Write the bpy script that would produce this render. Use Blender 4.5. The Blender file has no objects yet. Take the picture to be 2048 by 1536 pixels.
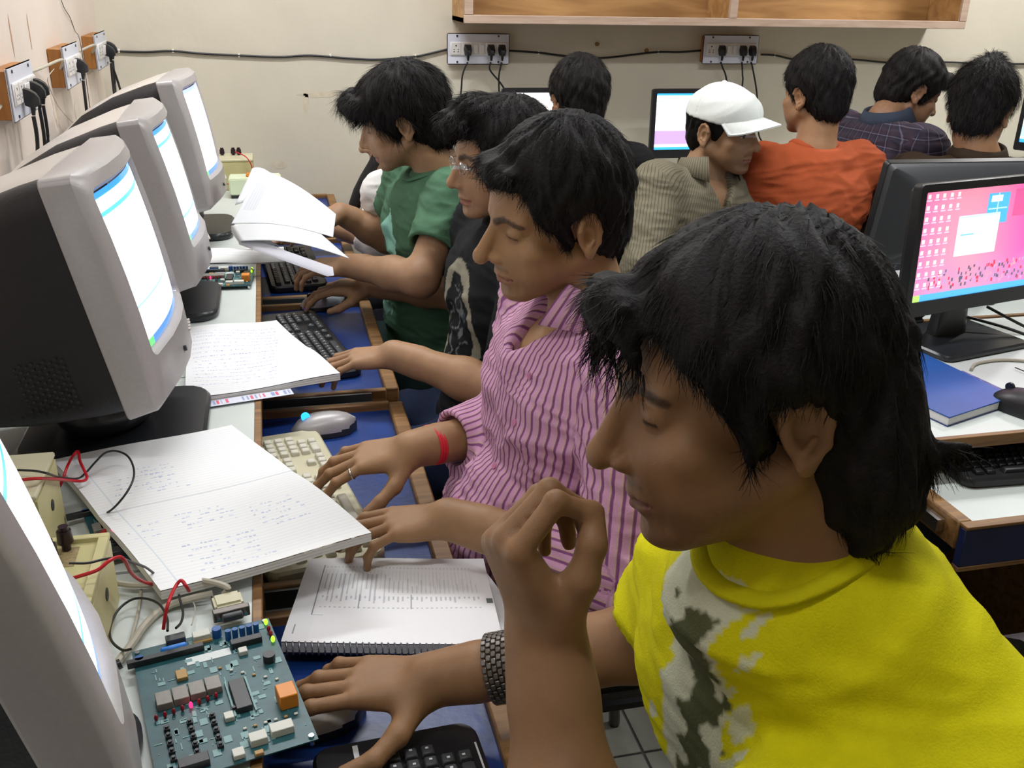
import bpy, bmesh, math, random, time
import numpy as np
from math import sin, cos, pi, radians as RAD
from mathutils import Vector, Matrix, Euler
T0 = time.time()
S = bpy.context.scene
COL = S.collection
random.seed(4); RNG = np.random.default_rng(7)

# ------------------------------------------------------------------ camera
FPX = 1950.0
def _cam_axes(vpx=520, vpy=-60, roll=1.3):
    r = RAD(roll); dx, dy = vpx - 1024, vpy - 768
    ux = dx * cos(r) + dy * sin(r); uy = -dx * sin(r) + dy * cos(r)
    p = math.atan(-uy / FPX); yaw = -math.atan(ux * cos(p) / FPX)
    fw = np.array([sin(yaw) * cos(p), cos(yaw) * cos(p), -sin(p)])
    rt = np.array([cos(yaw), -sin(yaw), 0.]); up = np.cross(rt, fw)
    return fw, cos(r) * rt + sin(r) * up, -(up * cos(r) - sin(r) * rt)
FW, RT, DN = _cam_axes()
EYE = np.array([0., 0., 1.5])
cam = bpy.data.objects.new('camera', bpy.data.cameras.new('camera')); COL.objects.link(cam)
cam.data.sensor_width = 36; cam.data.lens = FPX / 2048 * 36; cam.data.clip_start = .05
cam.matrix_world = Matrix([[RT[0], -DN[0], -FW[0], EYE[0]], [RT[1], -DN[1], -FW[1], EYE[1]], [RT[2], -DN[2], -FW[2], EYE[2]], [0, 0, 0, 1]])
S.camera = cam
def ray(u, v): return FW + RT * (u - 1024) / FPX + DN * (v - 768) / FPX
def at(u, v, d): return EYE + ray(u, v) * d              # point at depth d along the view axis
def onz(u, v, z): d = ray(u, v); return EYE + d * (z - EYE[2]) / d[2]
def ony(u, v, y): d = ray(u, v); return EYE + d * y / d[1]
def onx(u, v, x): d = ray(u, v); return EYE + d * x / d[0]

# ------------------------------------------------------------------ world, lamps, exposure
w = bpy.data.worlds.new('world'); S.world = w; w.use_nodes = True
w.node_tree.nodes['Background'].inputs[0].default_value = (.80, .88, 1, 1)
w.node_tree.nodes['Background'].inputs[1].default_value = .13
S.view_settings.view_transform = 'Standard'; S.view_settings.look = 'None'
S.view_settings.exposure = -0.16; S.view_settings.gamma = 1; S.view_settings.use_curve_mapping = False
def lamp(name, loc, target, sx, sy, e, col):
    l = bpy.data.lights.new(name, 'AREA'); l.shape = 'RECTANGLE'; l.size = sx; l.size_y = sy; l.energy = e; l.color = col
    o = bpy.data.objects.new(name, l); COL.objects.link(o); o.location = loc
    d = Vector(target) - Vector(loc); o.rotation_euler = d.to_track_quat('-Z', 'Y').to_euler(); return o
lamp('tube_light_left', (.1, 2.9, 2.72), (.1, 2.9, 0), 1.2, .12, 40, (.97, .985, 1))
lamp('tube_light_right', (3.3, 3.1, 2.72), (2.9, 3.6, 1), .5, .12, 46, (1, .985, .97))
lamp('tube_light_middle', (1.5, 1.6, 2.72), (1.5, 1.6, 0), 1.2, .12, 30, (.97, .98, 1))
lamp('tube_light_near', (-.2, .5, 2.72), (-.2, .5, 0), 1.2, .12, 14, (.97, .98, 1))

# ------------------------------------------------------------------ materials
MATS = {}
def mat(name, col, rough=.55, metal=0., noise=0., nscale=30., bump=0., bscale=60., attr=None, emit=None, estr=1., sss=0., spec=.5, coat=0.):
    if name in MATS: return MATS[name]
    m = bpy.data.materials.new(name); m.use_nodes = True; MATS[name] = m
    nt = m.node_tree; N = nt.nodes; L = nt.links; b = N['Principled BSDF']
    b.inputs['Base Color'].default_value = (*col, 1); b.inputs['Roughness'].default_value = rough
    b.inputs['Metallic'].default_value = metal; b.inputs['Specular IOR Level'].default_value = spec
    b.inputs['Coat Weight'].default_value = coat
    tc = N.new('ShaderNodeTexCoord'); src = None
    if attr:
        a = N.new('ShaderNodeAttribute'); a.attribute_name = attr; src = a.outputs['Color']
    if noise > 0:
        n = N.new('ShaderNodeTexNoise'); n.inputs['Scale'].default_value = nscale; n.inputs['Detail'].default_value = 4
        L.new(tc.outputs['Object'], n.inputs['Vector'])
        mr = N.new('ShaderNodeMapRange'); mr.inputs[1].default_value = .3; mr.inputs[2].default_value = .7
        mr.inputs[3].default_value = 1 - noise; mr.inputs[4].default_value = 1 + noise * .6
        L.new(n.outputs['Fac'], mr.inputs[0])
        mx = N.new('ShaderNodeMix'); mx.data_type = 'RGBA'; mx.blend_type = 'MULTIPLY'; mx.inputs[0].default_value = 1
        if src: L.new(src, mx.inputs[6])
        else: mx.inputs[6].default_value = (*col, 1)
        L.new(mr.outputs[0], mx.inputs[7]); src = mx.outputs[2]
    if src: L.new(src, b.inputs['Base Color'])
    if bump > 0:
        n = N.new('ShaderNodeTexNoise'); n.inputs['Scale'].default_value = bscale; n.inputs['Detail'].default_value = 5
        L.new(tc.outputs['Object'], n.inputs['Vector'])
        bp = N.new('ShaderNodeBump'); bp.inputs['Strength'].default_value = bump; bp.inputs['Distance'].default_value = .004
        L.new(n.outputs['Fac'], bp.inputs['Height']); L.new(bp.outputs[0], b.inputs['Normal'])
    if emit is not None:
        if emit == 'attr': L.new(src, b.inputs['Emission Color'])
        else: b.inputs['Emission Color'].default_value = (*emit, 1)
        b.inputs['Emission Strength'].default_value = estr
    if sss > 0:
        b.inputs['Subsurface Weight'].default_value = sss; b.inputs['Subsurface Radius'].default_value = (1, .35, .2); b.inputs['Subsurface Scale'].default_value = .006
    return m
def wood(name, c1, c2, scale=(3, 40, 40), rough=.5):
    m = mat(name, c1, rough); nt = m.node_tree; N = nt.nodes; L = nt.links; b = N['Principled BSDF']
    tc = N.new('ShaderNodeTexCoord'); mp = N.new('ShaderNodeMapping'); mp.inputs['Scale'].default_value = scale
    n = N.new('ShaderNodeTexNoise'); n.inputs['Scale'].default_value = 1.5; n.inputs['Detail'].default_value = 6; n.inputs['Distortion'].default_value = .8
    cr = N.new('ShaderNodeValToRGB'); cr.color_ramp.elements[0].position = .35; cr.color_ramp.elements[1].position = .65
    cr.color_ramp.elements[0].color = (*c2, 1); cr.color_ramp.elements[1].color = (*c1, 1)
    L.new(tc.outputs['Object'], mp.inputs[0]); L.new(mp.outputs[0], n.inputs['Vector']); L.new(n.outputs['Fac'], cr.inputs[0]); L.new(cr.outputs[0], b.inputs['Base Color'])
    return m
def srgb(r, g, b):
    f = lambda c: (c / 255 / 12.92) if c / 255 <= .04045 else ((c / 255 + .055) / 1.055) ** 2.4
    return (f(r), f(g), f(b))
M_white = mat('white_laminate', srgb(205, 212, 208), .38, noise=.05, nscale=6)
M_edge = wood('beech_edge', srgb(150, 112, 66), srgb(112, 78, 42))
M_ply = wood('plywood', srgb(190, 150, 98), srgb(160, 120, 74), (2, 14, 14), .6)
M_pale = wood('pale_wood', srgb(200, 176, 158), srgb(182, 156, 136), (4, 30, 30), .55)
M_boxwood = wood('box_wood', srgb(168, 112, 52), srgb(130, 82, 34), (20, 20, 3), .5)
M_blue = mat('blue_laminate', srgb(18, 54, 122), .38, noise=.22, nscale=14, bump=.15)
M_black = mat('black_plastic', (.012, .012, .014), .42, noise=.15, nscale=40)
M_black2 = mat('dark_plastic', (.018, .02, .024), .32)
M_satin = mat('dark_grey_plastic', (.055, .058, .064), .45)
M_crtblack = mat('crt_black', (.008, .008, .011), .5, noise=.2, nscale=90, bump=.2, bscale=240)
M_silver = mat('silver_plastic', srgb(172, 168, 168), .36, metal=.12, noise=.04, nscale=200)
M_silverl = mat('light_silver_plastic', srgb(206, 200, 194), .33, metal=.1)
M_cream = mat('cream_plastic', srgb(205, 200, 170), .5, noise=.06, nscale=12)
M_cream2 = mat('yellowed_plastic', srgb(196, 188, 138), .5, noise=.1, nscale=14)
M_key = mat('beige_key', srgb(205, 202, 186), .5)
M_plate = mat('switch_plate', srgb(212, 214, 226), .4)
M_socket = mat('socket_white', srgb(222, 218, 216), .4)
M_chrome = mat('chrome', (.6, .6, .6), .2, metal=1)
M_gunmetal = mat('steel_link', (.62, .59, .55), .28, metal=.8)
M_gun2 = mat('steel_link_dark', (.16, .145, .135), .35, metal=.8)
M_paper = mat('paper', (.85, .85, .85), .7, attr='Col', spec=.2)
M_print = mat('printed', (.5, .5, .5), .5, attr='Col')
M_screen = mat('screen', (.02, .02, .02), .15, attr='Col', emit='attr', estr=1.35)
M_wire_b = mat('black_wire', (.012, .012, .013), .45)
M_wire_r = mat('red_wire', srgb(190, 18, 34), .4)
M_wire_g = mat('grey_cable', srgb(178, 172, 156), .5)
M_white_p = mat('white_clip', srgb(225, 222, 212), .5)

# ------------------------------------------------------------------ object helpers
def tag(o, label=None, cat=None, group=None, kind=None):
    if label: o['label'] = label
    if cat: o['category'] = cat
    if group: o['group'] = group
    if kind: o['kind'] = kind
    return o
def empty(name, loc=(0, 0, 0), rot=(0, 0, 0), label=None, cat=None, group=None):
    o = bpy.data.objects.new(name, None); COL.objects.link(o); o.empty_display_size = .05
    o.location = [float(c) for c in loc]; o.rotation_euler = rot
    return tag(o, label, cat, group)
def quick(V, F, smooth=False, col=None, uv=None):
    V = np.asarray(V, np.float32); F = np.asarray(F, np.int32); k = F.shape[1]
    me = bpy.data.meshes.new('m'); me.vertices.add(len(V)); me.vertices.foreach_set('co', V.ravel())
    me.loops.add(F.size); me.loops.foreach_set('vertex_index', F.ravel())
    me.polygons.add(len(F)); me.polygons.foreach_set('loop_start', np.arange(0, F.size, k, dtype=np.int32))
    if smooth: me.polygons.foreach_set('use_smooth', np.ones(len(F), bool))
    me.update(calc_edges=True)
    if col is not None:
        a = me.color_attributes.new('Col', 'FLOAT_COLOR', 'POINT'); c = np.ones((len(V), 4), np.float32); c[:, :3] = col
        a.data.foreach_set('color', c.ravel())
    if uv is not None:
        a = me.attributes.new('st', 'FLOAT_VECTOR', 'POINT'); c = np.zeros((len(V), 3), np.float32); c[:, :uv.shape[1]] = uv
        a.data.foreach_set('vector', c.ravel())
    return me
def link(name, me, m, parent=None, loc=None, rot=None):
    me.name = name
    if m and not me.materials: me.materials.append(m)
    o = bpy.data.objects.new(name, me); COL.objects.link(o)
    if parent: o.parent = parent
    if loc is not None: o.location = [float(c) for c in loc]
    if rot is not None: o.rotation_euler = rot
    return o
class MB:
    """collects shapes for ONE mesh object"""
    def __init__(s): s.b = bmesh.new()
    def _bev(s, vs, r, seg):
        if r > 0:
            es = {e for v in vs for e in v.link_edges}
            bmesh.ops.bevel(s.b, geom=list(es), offset=r, segments=seg, affect='EDGES', clamp_overlap=True)
    def box(s, c, d, r=0., seg=1, rot=None, taper=None):
        g = bmesh.ops.create_cube(s.b, size=1)['verts']
        for v in g:
            v.co = Vector((v.co.x * d[0], v.co.y * d[1], v.co.z * d[2]))
            if taper and v.co.z > 0: v.co.x *= taper[0]; v.co.y *= taper[1]
        M = Matrix.Translation(Vector([float(q) for q in c])) @ (Euler(rot).to_matrix().to_4x4() if rot else Matrix())
        for v in g: v.co = M @ v.co
        s._bev(g, r, seg); return s
    def bb(s, lo, hi, r=0., seg=1):
        return s.box([(a + b) / 2 for a, b in zip(lo, hi)], [abs(b - a) for a, b in zip(lo, hi)], r, seg)
    def cyl(s, p, q, r1, r2=None, n=16, cap=True):
        r2 = r1 if r2 is None else r2; p = Vector([float(x) for x in p]); q = Vector([float(x) for x in q]); d = q - p
        M = Matrix.Translation((p + q) / 2) @ d.to_track_quat('Z', 'Y').to_matrix().to_4x4()
        bmesh.ops.create_cone(s.b, cap_ends=cap, segments=n, radius1=r1, radius2=r2, depth=d.length, matrix=M); return s
    def sph(s, c, r, n=12):
        sc = r if hasattr(r, '__len__') else (r, r, r)
        bmesh.ops.create_uvsphere(s.b, u_segments=n, v_segments=max(6, n // 2 + 1), radius=1, matrix=Matrix.Translation(Vector([float(x) for x in c])) @ Matrix.Diagonal((*sc, 1))); return s
    def prism(s, pts, z0, z1, r=0.):
        vb = [s.b.verts.new((p[0], p[1], z0)) for p in pts]; vt = [s.b.verts.new((p[0], p[1], z1)) for p in pts]; n = len(pts)
        s.b.faces.new(vb[::-1]); s.b.faces.new(vt)
        for i in range(n): s.b.faces.new((vb[i], vb[(i + 1) % n], vt[(i + 1) % n], vt[i]))
        s._bev(vb + vt, r, 1); return s
    def loft(s, rings, cap=True):
        R = [[s.b.verts.new([float(c) for c in p]) for p in ring] for ring in rings]; n = len(R[0])
        for a, b in zip(R, R[1:]):
            for i in range(n): s.b.faces.new((a[i], a[(i + 1) % n], b[(i + 1) % n], b[i]))
        if cap: s.b.faces.new(R[0][::-1]); s.b.faces.new(R[-1])
        return s
    def tube(s, pts, r, n=8, sub=6):
        P = spline(pts, sub); rings = []; up = Vector((.13, .21, 1)).normalized()
        for i, p in enumerate(P):
            t = (P[min(i + 1, len(P) - 1)] - P[max(i - 1, 0)]).normalized(); a = t.cross(up)
            if a.length < 1e-4: a = t.cross(Vector((1, 0, 0)))
            a.normalize(); b = t.cross(a).normalized()
            rings.append([p + (a * cos(2 * pi * k / n) + b * sin(2 * pi * k / n)) * r for k in range(n)])
        return s.loft(rings)
    def xf(s, M): bmesh.ops.transform(s.b, matrix=M, verts=s.b.verts); return s
    def mesh(s, smooth=None):
        bmesh.ops.recalc_face_normals(s.b, faces=s.b.faces)
        me = bpy.data.meshes.new('m'); s.b.to_mesh(me); s.b.free()
        if smooth:
            me.shade_smooth()
            try: me.set_sharp_from_angle(angle=RAD(smooth if smooth is not True else 40))
            except Exception: pass
        return me
    def o(s, name, m, parent=None, loc=None, rot=None, smooth=40): return link(name, s.mesh(smooth), m, parent, loc, rot)
def spline(pts, sub=6):
    P = [Vector([float(c) for c in p]) for p in pts]
    if len(P) < 3: return [P[0].lerp(P[-1], t / sub) for t in range(sub + 1)]
    out = []
    for i in range(len(P) - 1):
        p0, p1, p2, p3 = P[max(i - 1, 0)], P[i], P[i + 1], P[min(i + 2, len(P) - 1)]
        for k in range(sub):
            t = k / sub; out.append(.5 * ((2 * p1) + (p2 - p0) * t + (2 * p0 - 5 * p1 + 4 * p2 - p3) * t * t + (3 * p1 - p0 - 3 * p2 + p3) * t ** 3))
    return out + [P[-1]]
def copy_tree(o, parent=None, depth=0):
    c = o.copy(); COL.objects.link(c); c.parent = parent
    for ch in list(o.children): copy_tree(ch, c)
    return c
def text(body, size, m, parent, loc, rot, name='lettering', ext=.0003):
    cu = bpy.data.curves.new(name, 'FONT'); cu.body = body; cu.size = size; cu.extrude = ext; cu.align_x = 'CENTER'
    t = bpy.data.objects.new('tmp', cu); COL.objects.link(t)
    me = bpy.data.meshes.new_from_object(t.evaluated_get(bpy.context.evaluated_depsgraph_get()))
    bpy.data.objects.remove(t)
    me.materials.clear()
    return link(name, me, m, parent, loc, rot)
# painted sheets: colour arrays on fine grids (flat print only)
def canvas(h, w, c): a = np.empty((h, w, 3), np.float32); a[:] = c; return a
def rect(a, x0, y0, x1, y1, c):
    h, w = a.shape[:2]; a[int(y0 * h):max(int(y0 * h) + 1, int(y1 * h)), int(x0 * w):max(int(x0 * w) + 1, int(x1 * w))] = c
def sheet(a, fn):
    """a: colour image (rows top to bottom); fn(u,v) -> xyz arrays, u right, v down in 0..1"""
    h, w = a.shape[:2]; v, u = np.meshgrid(np.linspace(0, 1, h), np.linspace(0, 1, w), indexing='ij')
    V = np.stack(fn(u, v), -1).reshape(-1, 3); i = np.arange(h * w).reshape(h, w)
    F = np.stack([i[1:, :-1], i[1:, 1:], i[:-1, 1:], i[:-1, :-1]], -1).reshape(-1, 4)
    return quick(V, F, True, a.reshape(-1, 3))
# ------------------------------------------------------------------ implicit-surface bodies
A = lambda *q: np.array(q, float)
class Vol:
    def __init__(s, lo, hi, h):
        s.lo = np.array(lo, float); s.h = h; n = np.ceil((np.array(hi, float) - s.lo) / h).astype(int) + 1
        s.F = np.full(n, .05, np.float32); s.n = n; s.M = None
    def frame(s, M): s.M = M; return s           # following shapes are given in this 4x4 frame (rigid)
    def W(s, p): 
        p = np.array(p, float)
        return p if s.M is None else s.M[:3, :3] @ p + s.M[:3, 3]
    def _sub(s, lo, hi, pad):
        a = np.clip(np.floor((lo - pad - s.lo) / s.h).astype(int), 0, s.n); b = np.clip(np.ceil((hi + pad - s.lo) / s.h).astype(int) + 1, 0, s.n)
        if (b <= a).any(): return None, None
        g = [(s.lo[i] + s.h * np.arange(a[i], b[i])).astype(np.float32) for i in range(3)]
        return tuple(slice(a[i], b[i]) for i in range(3)), np.meshgrid(*g, indexing='ij')
    def _mix(s, sl, d, k, mode):
        f = s.F[sl]
        if mode == 'add':
            s.F[sl] = np.minimum(f, d) - (np.maximum(k - np.abs(f - d), 0) ** 2 / (4 * k) if k > 0 else 0)
        elif mode == 'cut':
            d = -d; s.F[sl] = np.maximum(f, d) + (np.maximum(k - np.abs(f - d), 0) ** 2 / (4 * k) if k > 0 else 0)
        elif mode == 'and':
            s.F[sl] = np.maximum(f, d)
    def cone(s, a, b, ra, rb=None, k=.01, mode='add', flat=None):
        rb = ra if rb is None else rb; a = s.W(a); b = s.W(b); R = max(ra, rb)
        sl, g = s._sub(np.minimum(a, b) - R, np.maximum(a, b) + R, k + 2 * s.h)
        if sl is None: return s
        ab = b - a; L2 = max(ab @ ab, 1e-9)
        p = [g[i] - np.float32(a[i]) for i in range(3)]
        t = np.clip((p[0] * ab[0] + p[1] * ab[1] + p[2] * ab[2]) / L2, 0, 1).astype(np.float32)
        q = [p[i] - t * np.float32(ab[i]) for i in range(3)]
        if flat is not None:                      # flat=(axis, factor): squash across one direction
            ax = np.array(flat[0], float)
            if s.M is not None: ax = s.M[:3, :3] @ ax
            dd = q[0] * ax[0] + q[1] * ax[1] + q[2] * ax[2]; kf = np.float32(1 / flat[1] - 1)
            q = [q[i] + dd * np.float32(ax[i]) * kf for i in range(3)]
        d = np.sqrt(q[0] ** 2 + q[1] ** 2 + q[2] ** 2) - (ra + (rb - ra) * t)
        s._mix(sl, d, k, mode); return s
    def ell(s, c, r, k=.01, mode='add', rot=None):
        R = np.eye(3) if rot is None else np.array(Euler(rot).to_matrix())
        if s.M is not None: R = s.M[:3, :3] @ R
        c = s.W(c); r = np.array(r if hasattr(r, '__len__') else (r, r, r), float)
        ext = np.sqrt(((R * r) ** 2).sum(1))
        sl, g = s._sub(c - ext, c + ext, k + 2 * s.h)
        if sl is None: return s
        p = [g[i] - np.float32(c[i]) for i in range(3)]
        l = [(p[0] * R[0, j] + p[1] * R[1, j] + p[2] * R[2, j]) for j in range(3)]
        k0 = np.sqrt(sum((l[j] / r[j]) ** 2 for j in range(3))); k1 = np.sqrt(sum((l[j] / r[j] ** 2) ** 2 for j in range(3)))
        d = (k0 * (k0 - 1) / np.maximum(k1, 1e-6)).astype(np.float32)
        s._mix(sl, d, k, mode); return s
    def half(s, p, n, mode='and', near=None):     # keep the side away from normal n (optionally only near a sphere)
        p = s.W(p); n = np.array(n, float); n = n / np.linalg.norm(n)
        if s.M is not None: n = s.M[:3, :3] @ n
        lo, hi = (s.lo, s.lo + s.h * s.n) if near is None else (s.W(near[0]) - near[1], s.W(near[0]) + near[1])
        sl, g = s._sub(np.array(lo), np.array(hi), 0)
        if sl is None: return s
        d = sum((g[i] - np.float32(p[i])) * np.float32(n[i]) for i in range(3))
        if near is not None:
            c = s.W(near[0]); rr = np.sqrt(sum((g[i] - np.float32(c[i])) ** 2 for i in range(3))); d = np.where(rr < near[1], d, -1)
        s.F[sl] = np.maximum(s.F[sl], d.astype(np.float32)); return s
    def surf(s):
        F = s.F; F[0] = F[-1] = .05; F[:, 0] = F[:, -1] = .05; F[:, :, 0] = F[:, :, -1] = .05
        B = F < 0; n = np.array(F.shape) - 1
        cnt = np.zeros(n, np.int8)
        for dx in (0, 1):
            for dy in (0, 1):
                for dz in (0, 1): cnt += B[dx:dx + n[0], dy:dy + n[1], dz:dz + n[2]]
        act = (cnt > 0) & (cnt < 8); ids = np.argwhere(act)
        idm = np.full(act.shape, -1, np.int32); idm[act] = np.arange(len(ids))
        cs = [(0, 0, 0), (1, 0, 0), (0, 1, 0), (1, 1, 0), (0, 0, 1), (1, 0, 1), (0, 1, 1), (1, 1, 1)]
        val = [F[ids[:, 0] + c[0], ids[:, 1] + c[1], ids[:, 2] + c[2]] for c in cs]
        acc = np.zeros((len(ids), 3), np.float32); num = np.zeros(len(ids), np.float32)
        for i in range(8):
            for j in range(i + 1, 8):
                if sum(abs(a - b) for a, b in zip(cs[i], cs[j])) != 1: continue
                m = (val[i] < 0) != (val[j] < 0); t = np.where(m, val[i] / np.where(m, val[i] - val[j], 1), 0)
                a = np.array(cs[i], np.float32); d = np.array(cs[j], np.float32) - a
                acc += np.where(m[:, None], a + t[:, None] * d, 0); num += m
        V = s.lo + (ids + acc / num[:, None]) * s.h
        Q = []
        for ax in range(3):
            o = [0, 0, 0]; o[ax] = 1
            a = B[tuple(slice(0, F.shape[i] - o[i]) for i in range(3))]; b = B[tuple(slice(o[i], F.shape[i]) for i in range(3))]
            e = np.argwhere(a != b); sgn = a[e[:, 0], e[:, 1], e[:, 2]]
            u, w_ = (ax + 1) % 3, (ax + 2) % 3
            ok = (e[:, u] > 0) & (e[:, w_] > 0) & (e[:, u] < n[u]) & (e[:, w_] < n[w_]); e = e[ok]; sgn = sgn[ok]
            def g(du, dw):
                q = e.copy(); q[:, u] += du; q[:, w_] += dw; return idm[q[:, 0], q[:, 1], q[:, 2]]
            f = np.stack([g(-1, -1), g(0, -1), g(0, 0), g(-1, 0)], 1); f[~sgn] = f[~sgn][:, ::-1]; Q.append(f)
        return V, np.concatenate(Q).astype(np.int32)
def vnormals(V, F):
    a = V[F[:, 2]] - V[F[:, 0]]; b = V[F[:, 3]] - V[F[:, 1]]; n = np.cross(a, b); N = np.zeros_like(V)
    for i in range(4):
        for c in range(3): N[:, c] += np.bincount(F[:, i], n[:, c], len(V))
    return N / np.maximum(np.linalg.norm(N, axis=1, keepdims=True), 1e-9)
def drop(V, F, keep):
    """remove vertices not kept, with their faces"""
    m = keep[F].all(1); F = F[m]; ix = np.full(len(V), -1); ix[keep] = np.arange(keep.sum()); return V[keep], ix[F], keep
def merge(parts):
    off = 0; Vs, Fs, Cs = [], [], []
    for V, F, Cc in parts: Vs.append(V); Fs.append(F + off); Cs.append(Cc); off += len(V)
    return np.concatenate(Vs), np.concatenate(Fs), np.concatenate(Cs)
def segd(P, a, b):
    a, b = np.array(a, float), np.array(b, float); ab = b - a; t = np.clip(((P - a) @ ab) / (ab @ ab + 1e-12), 0, 1); return np.linalg.norm(P - a - t[:, None] * ab, axis=1), t
def headM(pos, yaw, pitch, roll=0):
    M = np.eye(4); R = Matrix.Rotation(RAD(yaw), 3, 'Z') @ Matrix.Rotation(-RAD(pitch), 3, 'X') @ Matrix.Rotation(RAD(roll), 3, 'Y')
    M[:3, :3] = np.array(R); M[:3, 3] = pos; return M
def tf(M, P): return np.asarray(P) @ M[:3, :3].T + M[:3, 3]
def inv(M): I = np.eye(4); I[:3, :3] = M[:3, :3].T; I[:3, 3] = -M[:3, :3].T @ M[:3, 3]; return I
def noise3(P, f, seed=0):
    r = np.random.default_rng(seed); o = np.zeros(len(P))
    for k in range(5):
        d = r.normal(size=3); d /= np.linalg.norm(d); q = r.normal(size=3) * .7
        o += np.sin((P @ d) * f * (1 + .45 * k) + 2.2 * np.sin((P @ q) * f * .6 + k) + r.uniform(0, 6.28)) / (1 + .4 * k)
    return o / 3

SKIN = dict(base=(.36, .19, .105), lip=(.27, .095, .075))
def skin_mat(): return mat('skin', (.4, .2, .1), .5, attr='Col', noise=.06, nscale=60, bump=.12, bscale=900, sss=.12, spec=.35)
M_hair = None
def eye_pt(s, q, z, r=.0163):
    z0 = z + .003 * (1 - abs(q) / 56) * (1 if z > -.007 else -.6); rr = math.sqrt(max(r * r - z0 * z0, 1e-8))
    return (s * .0315 + s * rr * sin(RAD(q)), .0728 + rr * cos(RAD(q)), z0 - .002)
def make_head(v, hm, P):
    """face, ears and neck; local frame: +Y face forward, +Z up, origin between the eyes' height and the ears"""
    v.frame(hm); wd = P.get('wide', 1.); nose = P.get('nose', 1.); jaw = P.get('jaw', 1.)
    v.ell((0, -.014, .034), (.074 * wd, .096, .084), .02)
    v.ell((0, .036, .030), (.060 * wd, .058, .058), .02)
    v.ell((0, .036, -.035), (.054 * wd, .056, .070), .02)
    v.ell((0, .026, -.075), (.047 * wd * jaw, .054, .040), .02)
    for s in (-1, 1):
        v.cone((s * .055 * wd * jaw, -.006, -.050), (s * .022, .066, -.100), .017, .014, .022)
        v.ell((s * .044 * wd, .060, -.030), (.022, .020, .018), .016)
        v.cone((s * .010, .089, .020), (s * .046 * wd, .070, .017), .0085, .0085, .012)
    v.ell((0, .076, -.104), (.022, .017, .015), .016)
    v.ell((0, .076, -.070), (.028, .023, .024), .016)
    eo = P.get('eye', .0)
    for s in (-1, 1):
        v.ell((s * .040 * wd, .048, -.056), (.020, .028, .030), .02)
        v.ell((s * .032, .098, -.003), (.0185, .0155, .0125), .012, 'cut')
        v.ell((s * .0315, .0728, -.002), .0158, .003)                                  # lids over the ball
        for z_, lr in ((-.0065 + eo, .0013), (-.0075, .0010)):
            ch = [eye_pt(s, q, z_) for q in (-52, -30, -8, 14, 36, 56)]
            for a_, b_ in zip(ch, ch[1:]): v.cone(a_, b_, lr, lr, .001, 'cut')
        ch = [eye_pt(s, q, .0072, .0158) for q in (-42, -20, 5, 30, 50)]
        for a_, b_ in zip(ch, ch[1:]): v.cone(a_, b_, .0012, .0012, .002, 'cut')
    v.cone((0, .088, .010), (0, .1085 * nose + .0045, -.034), .0078, .0100, .010)
    v.ell((0, .113 * nose + .002, -.040), (.0115, .0105, .0105), .008)
    v.cone((0, .078, -.002), (0, .092, -.042), .013, .016, .010)
    for s in (-1, 1): v.ell((s * .020, .076, -.040), (.020, .020, .026), .014)
    for s in (-1, 1):
        v.ell((s * .0125, .101, -.043), (.0082, .0105, .0078), .006)
        v.ell((s * .0068, .107, -.0515), (.0036, .0062, .0045), .003, 'cut')
    op = P.get('mouth', 0)
    for s in (-1, 1):
        up_ = [(s * .0245, .0800, -.0752), (s * .015, .0885, -.0728), (s * .006, .0938, -.0708), (0, .0935, -.0716)]
        lo_ = [(s * .0230, .0800, -.0768 - op), (s * .013, .0880, -.0805 - op), (0, .0925, -.0822 - op)]
        ml_ = [(s * .0255, .0840, -.0760 - op / 2), (s * .015, .0945, -.0757 - op / 2), (0, .1010, -.0765 - op / 2)]
        for L_, r0, r1 in ((up_, .0040, .0056), (lo_, .0045, .0066)):
            for i_, (a_, b_) in enumerate(zip(L_, L_[1:])): v.cone(a_, b_, r0 + (r1 - r0) * i_ / 3, r0 + (r1 - r0) * (i_ + 1) / 3, .005)
        for a_, b_ in zip(ml_, ml_[1:]): v.cone(a_, b_, .0016 + op / 2, .0018 + op / 2, .003, 'cut')
    v.ell((0, .097, -.094), (.014, .008, .006), .008, 'cut')
    for s in (-1, 1):                                                                    # ears
        e = np.eye(4); e[:3, :3] = np.array(Matrix.Rotation(s * RAD(-17), 3, 'Z') @ Matrix.Rotation(RAD(-8), 3, 'X')); e[:3, 3] = (s * .071 * wd, -.004, -.014)
        v.frame(hm @ e)
        v.ell((s * .006, -.010, .004), (.007, .019, .031), .006)
        ring = [(s * .012, -.010 + .0185 * cos(a), .006 + .0275 * sin(a)) for a in [RAD(q) for q in (20, 55, 90, 125, 160, 195, 230, 262)]]
        for a, b in zip(ring, ring[1:]): v.cone(a, b, .0042, .0042, .003)
        v.ell((s * .011, -.004, -.024), (.0055, .0085, .010), .006)
        v.ell((s * .0165, -.0065, .000), (.0105, .0095, .0150), .003, 'cut'); v.cone((s * .0135, -.013, -.008), (s * .0135, -.004, -.014), .003, .003, .002)
        v.cone((s * .0145, -.017, .016), (s * .0145, -.006, .023), .0035, .003, .003, 'cut')
    v.frame(None)
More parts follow.
